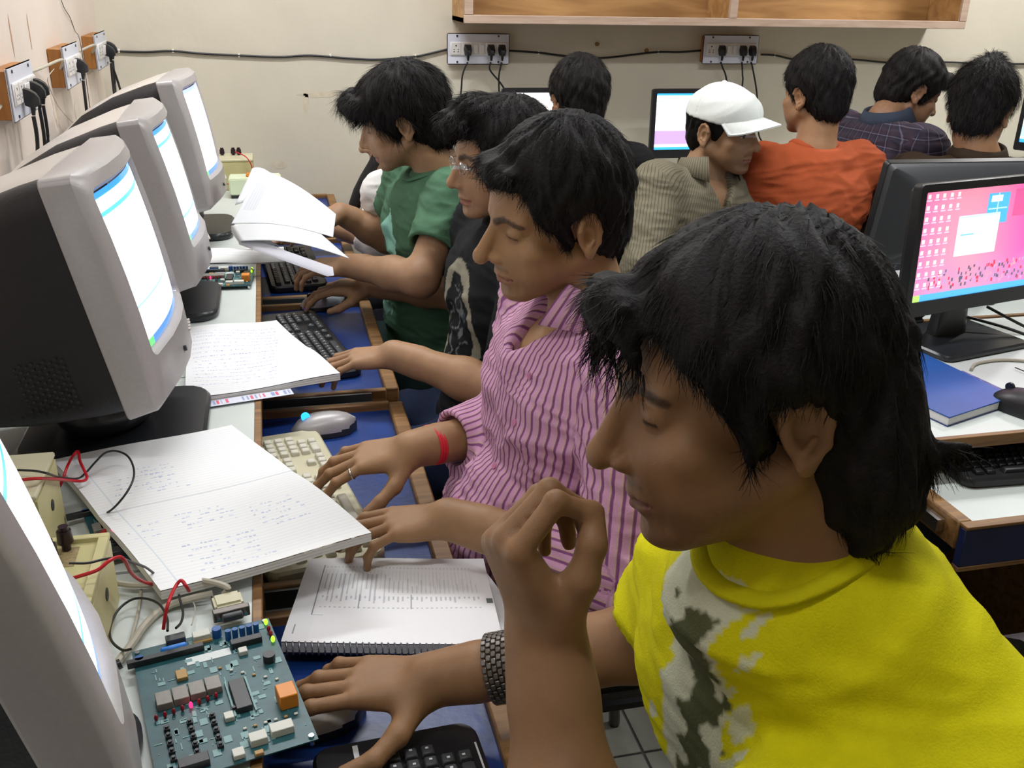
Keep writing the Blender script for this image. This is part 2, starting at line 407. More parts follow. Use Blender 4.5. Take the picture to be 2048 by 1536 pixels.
def skin_color(V, hm, P):
    """real skin tones: lips, brows, lash line, beard shadow"""
    L = tf(inv(hm), V); base = np.array(P.get('skin', SKIN['base'])); C = np.tile(base, (len(V), 1))
    def blend(m, c): m = np.clip(m, 0, 1)[:, None]; C[:] = C * (1 - m) + np.array(c) * m
    fm = (L[:, 1] > .02) & (np.abs(L[:, 2]) < .14)
    x = np.abs(L[:, 0])
    st = P.get('stubble', .35)
    b = np.clip((L[:, 1] - .0) / .03, 0, 1) * np.clip((-.058 - .25 * (L[:, 1] - .06) - L[:, 2]) / .02, 0, 1) * np.clip((L[:, 2] + .135) / .02, 0, 1)
    mo = np.clip(1 - np.abs(L[:, 2] + .0605) / .007, 0, 1) * (x < .027) * (L[:, 1] > .08)
    blend((np.maximum(b * .8, mo * P.get('moustache', 1.2))) * st * (.8 + .3 * noise3(L, 900, 3)), base * .22)
    Lm = L.copy(); Lm[:, 0] = x; op = P.get('mouth', 0)
    d1, _ = segd(Lm, (.0245, .082, -.0755), (.006, .0955, -.0712)); d2, _ = segd(Lm, (.020, .084, -.0785 - op), (0, .094, -.0820 - op))
    blend(np.clip((.0072 - np.minimum(d1 + .0008, d2 - .0006)) / .002, 0, 1) * fm, np.array(P.get('lip', SKIN['lip'])))
    br = [((.010, .096, .012), (.030, .093, .0185)), ((.030, .093, .0185), (.050, .074, .011))]
    db = np.minimum(segd(Lm, *br[0])[0] * 1.0, segd(Lm, *br[1])[0] * 1.15)
    blend(np.clip((.0075 - db) / .0028, 0, 1) * P.get('brow', .92) * (.8 + .25 * noise3(L, 1500, 5)) * (L[:, 1] > .05), (.02, .013, .01))
    eo = P.get('eye', .0); qs = (-52, -30, -8, 14, 36, 56)
    if eo > .002:
        an = np.degrees(np.arctan2(Lm[:, 0] - .0315, Lm[:, 1] - .0728)); zu = -.0085 + eo + .003 * (1 - np.abs(an) / 56); zl = -.0095 - .0018 * (1 - np.abs(an) / 56)
        m = (np.abs(an) < 54) & (L[:, 2] < zu) & (L[:, 2] > zl) & (L[:, 1] > .06); blend(m * 1., (.55, .5, .47)); gz = P.get('gaze', 0)
        blend((m & (np.abs(an - gz) < 22)) * 1., (.02, .01, .006))
    dl = np.min([segd(Lm, eye_pt(1, a_, -.0065 + eo), eye_pt(1, b_, -.0065 + eo))[0] for a_, b_ in zip(qs, qs[1:])], 0)
    blend(np.clip((.0026 - dl) / .0012, 0, 1) * (L[:, 1] > .06), (.015, .009, .008))
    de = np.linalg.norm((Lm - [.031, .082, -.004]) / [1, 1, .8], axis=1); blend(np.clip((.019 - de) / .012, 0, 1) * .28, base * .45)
    return C
def hand_frame(wr, d, n):
    d = np.array(d, float); d /= np.linalg.norm(d); n = np.array(n, float); n -= d * (n @ d); n /= np.linalg.norm(n); x = np.cross(d, n)
    M = np.eye(4); M[:3, 0] = x; M[:3, 1] = d; M[:3, 2] = n; M[:3, 3] = wr; return M
FING = [(.027, .090, (.044, .026, .021), .0092), (.0085, .094, (.048, .030, .022), .0094), (-.0105, .089, (.044, .028, .022), .0090), (-.0285, .080, (.034, .021, .020), .0080)]
def make_hand(v, hf, side, H, sc=1.):
    """hf: x across, y to the knuckles, z back of the hand; side=+1 thumb on +x"""
    v.frame(hf); q = lambda x, y, z: (side * x * sc, y * sc, z * sc)
    tips = []
    for i, (fx, fy, ln, r) in enumerate(FING):
        v.cone(q(fx * .45, .004, -.002), q(fx * .94, fy - .004, -.002), .0165 * sc, .0112 * sc, .012 * sc)
    v.ell(q(0, .048, -.006), (.036 * sc, .042 * sc, .012 * sc), .012 * sc)
    for i, (fx, fy, ln, r) in enumerate(FING):
        r *= .92; c = H['curl'][i]; sp = RAD(H.get('spread', (9, 2, -5, -13))[i]); p = np.array([fx, fy, -.001]); a = 0.
        for j in range(3):
            a += RAD(c[j]); d = np.array([sin(sp) * cos(a), cos(sp) * cos(a), -sin(a)]); p2 = p + d * ln[j]
            v.cone(q(*p), q(*p2), r * (1.06 - .1 * j) * sc, r * (.98 - .12 * j) * sc, .0028 * sc)
            if j < 2: v.ell(q(*(p2 + np.array([0, 0, .0006]))), r * 1.04 * (1 - .1 * j) * sc, .003 * sc)
            p = p2
        nrm = np.array([sin(a) * sin(sp), sin(a) * cos(sp), cos(a)]); tips.append((q(*(p - d * .003 + nrm * r * .7)), r))
    T = H.get('thumb', ((.022, .018, -.010), (.046, .050, -.020), (.058, .080, -.026), (.062, .108, -.030)))
    v.cone(q(*T[0]), q(*T[1]), .0160 * sc, .0125 * sc, .016 * sc); v.cone(q(*T[1]), q(*T[2]), .0118 * sc, .0104 * sc, .006 * sc); v.cone(q(*T[2]), q(*T[3]), .0106 * sc, .0085 * sc, .005 * sc)
    v.frame(None); return tips
def vol_skin(V, tips, hf, P, nailc=None):
    C = np.tile(np.array(P.get('skin', SKIN['base'])), (len(V), 1)) * (.97 + .05 * noise3(V, 60, 2))[:, None]
    L = tf(inv(hf), V)
    for i, (t, r) in enumerate(tips):
        d = np.linalg.norm((L - np.array(t)), axis=1); m = np.clip((r * .75 - d) / .002, 0, 1)[:, None]
        C = C * (1 - m) + m * np.array(nailc.get(i, (.50, .33, .25)) if nailc else (.50, .33, .25))
    return C
def arm_parts(S_, E_, W_, r=1.): return [(S_, E_, .050 * r, .041 * r), (E_, (E_ * .62 + W_ * .38), .043 * r, .041 * r), ((E_ * .62 + W_ * .38), W_, .041 * r, .0265 * r)]

def torso_frame(P):
    p, n = A(*P['pelvis']), A(*P['neck']); up = n - p; L = np.linalg.norm(up); up /= L
    sh = A(*P['shR']) - A(*P['shL']); x = sh - up * (sh @ up); x /= np.linalg.norm(x); y = np.cross(up, x)
    M = np.eye(4); M[:3, 0] = x; M[:3, 1] = y; M[:3, 2] = up; M[:3, 3] = p; return M, L
def torso(v, P, inf=0., k=.05, legs=False):
    M, L = torso_frame(P); g = P.get('girth', 1.); v.frame(M)
    v.ell((0, 0, .02), (.160 * g + inf, .115 * g + inf, .12), k)
    v.ell((0, .012, .17 * L / .5), (.140 * g + inf, .100 * g + inf, .16), k)
    v.ell((0, .005, .34 * L / .5), (.158 * g + inf, .105 * g + inf, .155), k)
    v.frame(None); n = A(*P['neck'])
    up = M[:3, 2]; v.ell(n - up * .075 + M[:3, 1] * .022, (.088 + inf, .070 + inf, .055), .04)
    for s in ('shL', 'shR'):
        s_ = A(*P[s]); v.cone(n - up * .060, s_ * .9 + n * .1 - up * .012, .052 + inf, .047 + inf, .05); v.ell(s_, .052 + inf, .03)
        c = (s_ * .45 + n * .55) - up * .13 + M[:3, 1] * .02; v.ell(c, (.085 + inf, .085 + inf, .11), .04)
def person(P):
    global M_hair
    t0 = time.time()
    root = empty('person', (A(*P['pelvis'])[0], A(*P['pelvis'])[1], 0), label=P['label'], cat='person')
    off = np.array(root.location)
    hm = headM(P['head'], *P['face']); hs = P.get('hs', 1.); h = P.get('vox', .0035)
    # scale of the head: build in unit frame, place by scaled frame
    q = P['head']; lo = np.array(q) - .165; hi = np.array(q) + .165; n = A(*P['neck']); M, L = torso_frame(P)
    hb = hm.copy()
    v = Vol(np.minimum(lo, n - .09), np.maximum(hi, n + .09), h)
    make_head(v, hb, P)
    nb = tf(hb, [0, -.030, -.075]); nk = P.get('neckr', .056)
    v.cone(nb, n, nk * .98, nk * 1.06, .022); v.cone(n - M[:3, 2] * .055, n - M[:3, 2] * .09, .070, .080, .03)
    ad = tf(hb, [0, .052, -.108]); v.ell(nb * .45 + n * .55 + (ad - nb) * .30, .016, .02)
    V, F = v.surf(); parts = [(V, F, skin_color(V, hb, P))]
    # trunk and legs, coarse (under the clothes)
    J = {k_: A(*P[k_]) for k_ in ('shL', 'shR', 'elL', 'elR', 'wrL', 'wrR', 'hipL', 'hipR', 'knL', 'knR', 'anL', 'anR')}
    allp = np.array(list(J.values()) + [A(*P['pelvis']), n]); v = Vol(allp.min(0) - .22, allp.max(0) + .2, .016)
    torso(v, P, -.006)
    for s in 'LR':
        v.cone(J['hip' + s], J['kn' + s], .078, .056, .05); v.cone(J['kn' + s], J['an' + s], .055, .038, .02)
        fo = J['kn' + s] - J['hip' + s]; fo[2] = 0; fo /= np.linalg.norm(fo) + 1e-9; v.cone(J['an' + s] - [0, 0, .05], J['an' + s] + fo * .13 - [0, 0, .06], .038, .03, .03)
    V, F = v.surf(); parts.append((V, F, np.tile(np.array(P.get('skin', SKIN['base'])), (len(V), 1))))
    # arms with hands
    for s in 'LR':
        H = P['hand' + s]; hv = P.get('voxa', .003); wr = J['wr' + s]; hf = hand_frame(wr, H['dir'], H['up'])
        a0 = J['el' + s] * .6 + J['sh' + s] * .4; sc = H.get('sc', 1.); tipd = wr + hf[:3, 1] * .2
        pts = np.array([J['el' + s], J['el' + s] * .15 + J['sh' + s] * .85, wr, tipd, wr + hf[:3, 0] * .08 * (1 if H['side'] > 0 else -1)])
        v = Vol(pts.min(0) - .075, pts.max(0) + .075, hv)
        for (a, b, ra, rb) in arm_parts(J['sh' + s], J['el' + s], wr, P.get('armr', 1.)): v.cone(a, b, ra, rb, .02)
        v.cone(J['el' + s] * .2 + wr * .8, wr + hf[:3, 1] * .01, .029 * sc, .0255 * sc, .02)
        tips = make_hand(v, hf, H['side'], H, sc)
        V, F = v.surf(); parts.append((V, F, vol_skin(V, tips, hf, P, H.get('nails'))))
        H['frame'] = hf
    V, F, Cc = merge(parts)
    body = link('body', quick(V - off, F, True, Cc), skin_mat(), root)
    for c in P['cloth']: c(P, root, off, hm)
    if P.get('hair'): hair(P, root, off, hm)
    print('person', P['label'][:30], '%.1fs' % (time.time() - t0), len(V))
    return root, hm

def cloth_mat(name, col, **kw):
    return mat(name, col, kw.pop('rough', .85), spec=.2, bump=.25, bscale=kw.pop('bscale', 500), noise=kw.pop('noise', .08), nscale=kw.pop('nscale', 25), **kw)
def stripe_mat(name, cols, period, plaid=False):
    """stripes along the cloth grain; cols = [(position, colour)...]"""
    m = cloth_mat(name, cols[0][1]); nt = m.node_tree; N = nt.nodes; L = nt.links; b = N['Principled BSDF']
    at_ = N.new('ShaderNodeAttribute'); at_.attribute_name = 'st'; sep = N.new('ShaderNodeSeparateXYZ'); L.new(at_.outputs['Vector'], sep.inputs[0])
    def ramp(out):
        mu = N.new('ShaderNodeMath'); mu.operation = 'DIVIDE'; mu.inputs[1].default_value = period; L.new(out, mu.inputs[0])
        fr = N.new('ShaderNodeMath'); fr.operation = 'FRACT'; L.new(mu.outputs[0], fr.inputs[0])
        cr = N.new('ShaderNodeValToRGB'); cr.color_ramp.interpolation = 'LINEAR'
        e = cr.color_ramp.elements
        while len(e) < len(cols): e.new(.5)
        for el, (p, c) in zip(e, cols): el.position = p; el.color = (*c, 1)
        L.new(fr.outputs[0], cr.inputs[0]); return cr.outputs[0]
    o = ramp(sep.outputs[0])
    if plaid:
        mx = N.new('ShaderNodeMix'); mx.data_type = 'RGBA'; mx.inputs[0].default_value = .5; L.new(o, mx.inputs[6]); L.new(ramp(sep.outputs[1]), mx.inputs[7]); o = mx.outputs[2]
    L.new(o, b.inputs['Base Color']); return m
def top(material, sleeveL=.5, sleeveR=.5, inf=.014, neck_r=.070, neck_drop=.0, neck_tilt=.35, wr_amp=.006, name='t_shirt', vox=.005, vneck=0., paint=None, loose=0., folds=None, hem=None, band=None):
    """shirt: sleeve length 0..1 to the elbow, 1..2 to the wrist"""
    def f(P, root, off, hm):
        J = {k_: A(*P[k_]) for k_ in ('shL', 'shR', 'elL', 'elR', 'wrL', 'wrR')}; n = A(*P['neck']); M, L = torso_frame(P); up = M[:3, 2]; fw = M[:3, 1]
        ends = {}
        for s, sl in (('L', sleeveL), ('R', sleeveR)):
            ends[s] = J['sh' + s] + (J['el' + s] - J['sh' + s]) * sl if sl <= 1 else J['el' + s] + (J['wr' + s] - J['el' + s]) * (sl - 1)
        pts = np.array([n + up * .03, A(*P['pelvis']) - up * .1, J['shL'], J['shR'], ends['L'], ends['R'], *( [J['elL']] if sleeveL > 1 else []), *([J['elR']] if sleeveR > 1 else [])])
        v = Vol(pts.min(0) - .21, pts.max(0) + .21, vox); torso(v, P, inf + loose * .0)
        if loose: v.frame(M); v.ell((0, .02, .13), (.155 + loose, .115 + loose, .15), .06); v.frame(None)
        for s, sl in (('L', sleeveL), ('R', sleeveR)):
            r = P.get('armr', 1.); a, b = J['sh' + s], J['el' + s]; e = ends[s]
            if sl <= 1:
                ra, rb = .054 * r + inf, (.050 * r + inf * 1.1); v.cone(a, e, ra, rb, .03)
                d = (e - a) / np.linalg.norm(e - a); v.half(e - d * .0, d, near=(e + d * .06, .115))
                v.cone(e - d * .025 , e + d * .05, rb - .011, rb - .0105, .0, 'cut')
            else:
                v.cone(a, b, .058 * r + inf, .048 * r + inf, .03); v.cone(b, e, .048 * r + inf, .032 * r + inf * .9 + .004, .03)
                d = (e - b) / np.linalg.norm(e - b); v.half(e, d, near=(e + d * .055, .085)); v.cone(e - d * .02, e + d * .05, .032 * r + inf * .9 - .005, None, 0, 'cut')
        nd = (up - fw * neck_tilt); nd /= np.linalg.norm(nd)
        # neck opening
        nb = n + fw * .012 - up * .012
        v.half(nb + nd * (.018 - neck_drop), nd, near=(nb + nd * .075, .105)); v.cone(nb + nd * (neck_r - .030 - neck_drop), nb + nd * .1, neck_r - .008, neck_r + .004, .004, 'cut')
        if vneck: v.cone(n + fw * .11 - up * (.045 + vneck), n + fw * .07 + up * .02, .012, .055, .01, 'cut')
        if band:
            x_ = M[:3, 0]; f2 = np.cross(nd, x_); R = []
            for i in range(60):
                a = 2 * pi * i / 60; e = x_ * sin(a) + f2 * cos(a); t = None
                for q_ in np.arange(.05, -.12, -.002):
                    p_ = nb + e * (neck_r + .002) + nd * q_; g_ = np.clip(((p_ - v.lo) / v.h).astype(int), 0, v.n - 1)
                    if v.F[tuple(g_)] < .001: t = q_; break
                R.append(-.05 if t is None else t)
            R = np.array(R); R = sum(np.roll(R, k_) for k_ in range(-4, 5)) / 9; rows = []
            for i in range(61):
                a = 2 * pi * i / 60; e = x_ * sin(a) + f2 * cos(a); c_ = nb + e * neck_r + nd * (R[i % 60] + .002); o_ = e * .75 - nd * .55; u_ = nd * .8 + e * .5
                rows.append([c_ + o_ * (.011 * cos(b_)) + u_ * (.0045 * sin(b_)) - off for b_ in np.arange(8) * pi / 4])
            rows = np.array(rows); i_ = np.arange(61 * 8).reshape(61, 8); j_ = np.roll(i_, -1, 1)
            link('neckband', quick(rows.reshape(-1, 3), np.stack([i_[:-1], j_[:-1], j_[1:], i_[1:]], -1).reshape(-1, 4), True), band(), root)
        hp = A(*P['pelvis']); v.half(hp - up * (hem if hem else .09), -up)
        V, F = v.surf(); N_ = vnormals(V, F)
        # folds: along the limb / diagonal over the trunk
        Lc = tf(inv(M), V); uv = np.zeros((len(V), 2)); 
        best = np.full(len(V), 9.)
        x = Lc[:, 0]; uv[:, 0] = np.where(np.abs(N_ @ M[:3, 0]) < .85, x + .02 * np.sin(Lc[:, 2] * 14), x); uv[:, 1] = Lc[:, 2]
        ang = np.arctan2(Lc[:, 0], np.abs(Lc[:, 1]) + .02); uv[:, 0] = ang * .16 + np.sign(Lc[:, 1]) * .3 + .006 * noise3(Lc, 25, 4)
        amp = np.ones(len(V)); sleeve = np.zeros(len(V), bool)
        for s, sl in (('L', sleeveL), ('R', sleeveR)):
            for (a, b) in ([(J['sh' + s], J['el' + s])] + ([(J['el' + s], J['wr' + s])] if sl > 1 else [])):
                d, t = segd(V, a, b); outer = (V - J['sh' + s]) @ (J['sh' + s] - n) / np.linalg.norm(J['sh' + s] - n)
                m = (d < .085) & ((outer > .0) | (t > .25)) & (d < best); best = np.where(m, d, best); ax = (b - a) / np.linalg.norm(b - a)
                e1 = np.cross(ax, [.2, .1, 1]); e1 /= np.linalg.norm(e1); e2 = np.cross(ax, e1); rel = V - a
                th = np.arctan2(rel @ e2, rel @ e1); uv[m, 0] = (th * .058)[m] + 1; uv[m, 1] = (rel @ ax)[m]; sleeve |= m
        w1 = noise3(Lc * [1, 1, 1.6], 22, 11); w2 = noise3(Lc * [.7, .7, 2.3], 48, 12)
        disp = wr_amp * ((1 - 2 * np.abs(w1)) * .8 + (1 - 2 * np.abs(w2)) * .45)
        if folds: disp += folds(Lc, V, sleeve)
        edge = np.ones(len(V))
        for s_ in 'LR': edge *= np.clip((np.linalg.norm(V - ends[s_], axis=1) - .045) / .03, .12, 1)
        edge *= np.clip((np.linalg.norm(V - nb - nd * .01, axis=1) - .08) / .04, .1, 1)
        V2 = V + N_ * (disp * edge)[:, None]
        if paint is not None:
            C = paint(Lc, N_ @ M[:3, :3], uv, V); me = quick(V2 - off, F, True, C, uv)
        else: me = quick(V2 - off, F, True, None, uv)
        link(name, me, material() if callable(material) else material, root)
    return f
def trousers(col=(.02, .025, .04), shoe=(.02, .02, .02)):
    def f(P, root, off, hm):
        J = {k_: A(*P[k_]) for k_ in ('hipL', 'hipR', 'knL', 'knR', 'anL', 'anR')}; pts = np.array(list(J.values()) + [A(*P['pelvis'])])
        v = Vol(pts.min(0) - .2, pts.max(0) + .2, .014); M, L = torso_frame(P); v.frame(M); v.ell((0, 0, .0), (.170, .128, .13), .05); v.frame(None)
        for s in 'LR': v.cone(J['hip' + s], J['kn' + s], .092, .072, .05); v.cone(J['kn' + s], J['an' + s] + [0, 0, .02], .070, .062, .03)
        v.half(A(*P['pelvis']) + [0, 0, .10], (0, 0, 1)); V, F = v.surf(); N_ = vnormals(V, F); V = V + N_ * (.007 * (1 - 2 * np.abs(noise3(V, 30, 5))))[:, None]
        link('trousers', quick(V - off, F, True), cloth_mat('denim_%d' % int(sum(col) * 1000), col), root)
        b = MB()
        for s in 'LR':
            fo = J['kn' + s] - J['hip' + s]; fo[2] = 0; fo /= np.linalg.norm(fo) + 1e-9; c = J['an' + s] + fo * .06; ya = math.atan2(-fo[0], fo[1])
            m = MB(); m.box((0, 0, .012), (.092, .27, .024), .01, 2); m.sph((0, -.05, .05), (.044, .075, .05)); m.sph((0, .05, .035), (.044, .09, .036)); m.xf(Matrix.Translation((c[0] - off[0], c[1] - off[1], .001)) @ Matrix.Rotation(ya, 4, 'Z'))
            m.o('shoe', mat('shoe_leather', shoe, .45), root)
    return f
def collar(material, r=.070, h=.036, flare=.022, open_=28, point=.03, drop=.0, name='collar', tilt=.35):
    def f(P, root, off, hm):
        n = A(*P['neck']); M, L = torso_frame(P); up = M[:3, 2]; fw = M[:3, 1]; x = M[:3, 0]; nd = up - fw * tilt; nd /= np.linalg.norm(nd); f2 = np.cross(nd, x); f2 = f2 if f2 @ fw > 0 else -f2
        c = n + fw * .010 - up * (.012 + drop) + nd * .012; nb = 40; rows = []
        for i in range(nb + 1):
            a = RAD(open_ + (360 - 2 * open_) * i / nb); e = x * sin(a) + f2 * cos(a) * 1.08; fr = abs(i / nb - .5) * 2; pt = point * fr ** 3
            w_ = [c + e * (r + .001), c + e * (r - .004) + nd * h * .6, c + e * (r - .003) + nd * h, c + e * (r + .004) + nd * h, c + e * (r + .012) + nd * h * .55, c + e * (r + flare) - nd * (.004 + pt), c + e * (r + flare - .003) - nd * (.005 + pt), c + e * (r + .008) + nd * h * .4]
            rows.append(w_)
        R = np.array(rows); k_ = R.shape[1]; i = np.arange((nb + 1) * k_).reshape(nb + 1, k_)
        j = np.roll(i, -1, 1); F = np.stack([i[:-1], j[:-1], j[1:], i[1:]], -1).reshape(-1, 4)
        uv = np.zeros((len(R.reshape(-1, 3)), 2)); uv[:, 0] = np.repeat(np.arange(nb + 1) * .0105, k_); uv[:, 1] = np.tile(np.arange(k_) * .01, nb + 1)
        link(name, quick(R.reshape(-1, 3) - off, F, True, None, uv), material() if callable(material) else material, root)
    return f
def hair(P, root, off, hm):
    """solid mass plus loose strands"""
    global M_hair
    if M_hair is None:
        M_hair = mat('dark_hair', (.0085, .0068, .0065), .62, noise=.35, nscale=120, spec=.18, bump=.3, bscale=350)
    K = P['hair']; hv = K.get('vox', .004); v = Vol(np.array(P['head']) - .24, np.array(P['head']) + .24, hv); v.frame(hm); wd = P.get('wide', 1.)
    t = K.get('t', .018); tt = K.get('top', t); tb = K.get('back', t)
    v.ell((0, -.014 - (tb - t) * .5, .034 + (tt - t) * .4), (.074 * wd + t, .096 + t * .6 + (tb - t) * .5, .084 + t * .5 + (tt - t) * .6), .01)
    v.ell((0, .030, .036), (.060 * wd + t * .9, .060 + t * .7, .056 + tt * .75), .015)
    if K.get('nape', 1): v.ell((0, -.060, -.025), (.056 * wd + t * .4, .045 + t * .4, K.get('napeh', .062)), .02)
    for (c, r) in K.get('lumps', []): v.ell(c, r, .02)
    # uncover the face and ears
    fz = K.get('line', .066)
    v.ell((0, .125, fz - .150), (.084 * wd, .085, .150), .012, 'cut'); v.ell((0, .085, fz - .155), (.13 * wd, .080, .155), .010, 'cut')
    for s in (-1, 1):
        if K.get('ears', 1): ec = K.get('earcut', 1.); v.ell((s * .092, -.010, -.016), (.034, .024 * ec, .038 * ec), .006, 'cut'); v.ell((s * .088, -.002, -.055), (.03, .045, .035), .008, 'cut')
    zb = K.get('bottom', -.075); v.half((0, 0, zb), (0, .35, -1))
    for (c, r) in K.get('after', []): v.ell(c, r, .012)
    for q in K.get('locks', []): v.cone(*q[:2], q[2], q[3], .012)
    v.frame(None); V, F = v.surf()
    N_ = vnormals(V, F); L = tf(inv(hm), V); 
    az = np.arctan2(L[:, 0], L[:, 1] + .03)
    V = V + N_ * (K.get('clump', .004) * (noise3(np.stack([az * .12, L[:, 2] * .35, L[:, 1] * .2], 1), 160, 8)))[:, None]
    ha = link('hair', quick(V - off, F, True), M_hair, root)
    # strands
    n = K.get('n', 7000); ln = K.get('len', .032); lift = K.get('lift', .16); curl = K.get('curl', .25); wid = K.get('wid', .0007); seg = 5
    ix = RNG.integers(0, len(V), n); p = V[ix] - N_[ix] * .004; nn = N_[ix]; Lp = L[ix]
    w_ = np.array(K.get('whorl', (0, -.05, .12))); R = hm[:3, :3]
    down = np.array(K.get('comb', (0, -.2, -1.)))
    pts = [p]; ph = RNG.uniform(0, 6.28, n); lens = ln * RNG.uniform(.5, 1.25, n)
    cl = noise3(Lp, 60, 21)
    for k_ in range(seg):
        Lc = tf(inv(hm), pts[-1]); fl = Lc - w_; fl /= np.linalg.norm(fl, axis=1, keepdims=True) + 1e-9
        d = fl * .7 + down * .45; d = d @ R.T; d -= nn * ((d * nn).sum(1))[:, None]; d /= np.linalg.norm(d, axis=1, keepdims=True) + 1e-9
        side = np.cross(nn, d); s_ = curl * (np.sin(ph * .35 + k_ * 1.1 + cl * 5)) 
        li = lift * (1 - k_ * K.get('droop', .25))
        st = d + side * s_[:, None] + nn * (li * (.6 + .8 * np.abs(np.sin(ph)))) [:, None]; st /= np.linalg.norm(st, axis=1, keepdims=True)
        pts.append(pts[-1] + st * (lens / seg)[:, None])
    pts = np.array(pts); sd = np.cross(nn, pts[1] - pts[0]); sd /= np.linalg.norm(sd, axis=1, keepdims=True) + 1e-9; sd = sd * .8 + nn * np.sin(ph)[:, None] * .5
    rows = []
    for k_ in range(seg + 1):
        wv = wid * (1 - .85 * k_ / seg); rows += [pts[k_] - sd * wv, pts[k_] + sd * wv]
    V3 = np.stack(rows, 1).reshape(-1, 3) - off; b0 = np.arange(n)[:, None] * (2 * seg + 2)
    F3 = np.concatenate([np.concatenate([b0 + 2 * k_, b0 + 2 * k_ + 1, b0 + 2 * k_ + 3, b0 + 2 * k_ + 2], 1) for k_ in range(seg)])
    s_o = link('loose_strands', quick(V3, F3, True), M_hair, ha); s_o['kind'] = 'stuff'
# ------------------------------------------------------------------ the room
M_wall = mat('painted_wall', srgb(210, 203, 186), .8, noise=.045, nscale=5, bump=.25, bscale=30)
M_walll = mat('painted_wall_left', srgb(222, 208, 196), .8, noise=.045, nscale=5, bump=.2, bscale=30)
def struct(name, mb, m, **k): o = mb.o(name, m, **k); o['kind'] = 'structure'; return o
XL, YB, XR, Y0, ZC = -.59, 4.0, 5.0, -1.6, 2.85
wb = struct('wall_back', MB().bb((XL - .1, YB, 0), (XR + .1, YB + .1, ZC)), M_wall)
wl = struct('wall_left', MB().bb((XL - .1, Y0, 0), (XL, YB, ZC)), M_walll)
struct('wall_right', MB().bb((XR, Y0, 0), (XR + .1, YB, ZC)), M_wall)
struct('wall_front', MB().bb((XL - .1, Y0 - .1, 0), (XR + .1, Y0, ZC)), M_wall)
struct('ceiling', MB().bb((XL - .1, Y0 - .1, ZC), (XR + .1, YB + .1, ZC + .05)), mat('ceiling_paint', (.8, .8, .78), .9))
# floor with recessed joints between its tiles
fl = struct('floor', MB().bb((XL - .1, Y0 - .1, -.06), (XR + .1, YB + .1, -.004)), mat('tile_joint', (.05, .048, .045), .9))
M_tile = mat('floor_tile', srgb(118, 118, 108), .45, noise=.2, nscale=16); tm = None
for i in range(16):
    for j in range(14):
        x, y = -.4 + .305 * i, -.2 + .305 * j
        if x > 4.5 or y > 3.9: continue
        if tm is None: t = MB().box((0, 0, -.004), (.300, .300, .008), .0015).o('tile', M_tile, fl); tm = t.data
        else: t = bpy.data.objects.new('tile', tm); COL.objects.link(t); t.parent = fl
        t.location = (x, y, 0)
# wall marks: peeled patches, damp streaks, two old screw heads
def blot(p, q, r, m, wall, name='stain'):
    V = []; n = 18; rr = random.Random(int(p * 100 + q * 100))
    for i in range(n):
        a = 2 * pi * i / n; k_ = rr.uniform(.7, 1.15); V.append((cos(a) * r[0] * k_, sin(a) * r[1] * k_))
    mb = MB(); ax = (lambda a, b, d: (p + a, YB - d, q + b)) if wall is wb else (lambda a, b, d: (XL + d, p + a, q + b))
    vs = [mb.b.verts.new(ax(a, b, .0006)) for a, b in V]; mb.b.faces.new(vs); return mb.o(name, m, wall)
M_peel = mat('peeled_paint', srgb(212, 201, 178), .9, noise=.12, nscale=40); M_damp = mat('damp_paint', srgb(214, 202, 186), .9, noise=.1, nscale=30)
for (u, v, a, b) in ((640, 190, .085, .012), (612, 205, .012, .05), (905, 245, .05, .008), (560, 330, .03, .02)):
    p = ony(u, v, YB); blot(p[0], p[2], (a, b), M_peel, wb)
for (u, v, a, b) in ((22, 70, .006, .05), (58, 62, .005, .045), (155, 225, .05, .05), (110, 210, .04, .07)):
    p = onx(u, v, XL); blot(p[1], p[2], (a, b), M_damp if v > 100 else mat('rust_streak', srgb(190, 150, 120), .9), wl)
M_brass = mat('old_screw', srgb(140, 110, 60), .5, metal=.4)
for u, v in ((1194, 88), (1293, 101)):
    p = ony(u, v, YB); o = MB().cyl((0, 0, 0), (0, -.008, 0), .009, .0075).o('screw_head', M_brass, wb, loc=p)
# open wooden shelf on the back wall
sh = empty('wall_shelf', (0, 0, 0), label='long open plywood shelf box with pale frame high on the back wall', cat='shelf')
x0, x1, z0, z1, yf = .715, 2.83, 1.335, 1.95, 3.75
def sb(name, lo, hi, m, lab=None):
    o = MB().bb(lo, hi, .002).o(name, m, sh); 
    if lab: o['label'] = lab
sb('bottom_board', (x0, yf + .012, z0), (x1, YB - .001, z0 + .02), M_ply); sb('top_board', (x0, yf + .012, z1 - .02), (x1, YB - .001, z1), M_ply)
sb('back_panel', (x0 + .02, YB - .01, z0 + .02), (x1 - .02, YB - .002, z1 - .02), M_ply)
for xx in (x0, x1 - .02): sb('side_board', (xx, yf + .012, z0), (xx + .02, YB - .001, z1), M_ply)
sb('divider', (1.775, yf + .012, z0 + .02), (1.795, YB - .01, z1 - .02), M_ply)
sb('front_rail', (x0, yf, z0), (x1, yf + .012, z0 + .03), M_pale); sb('front_rail', (x0, yf, z1 - .03), (x1, yf + .012, z1), M_pale)
for xx in (x0, 1.765, x1 - .035): sb('front_stile', (xx, yf - .001, z0 + .03), (xx + .035, yf + .011, z1 - .03), M_pale)

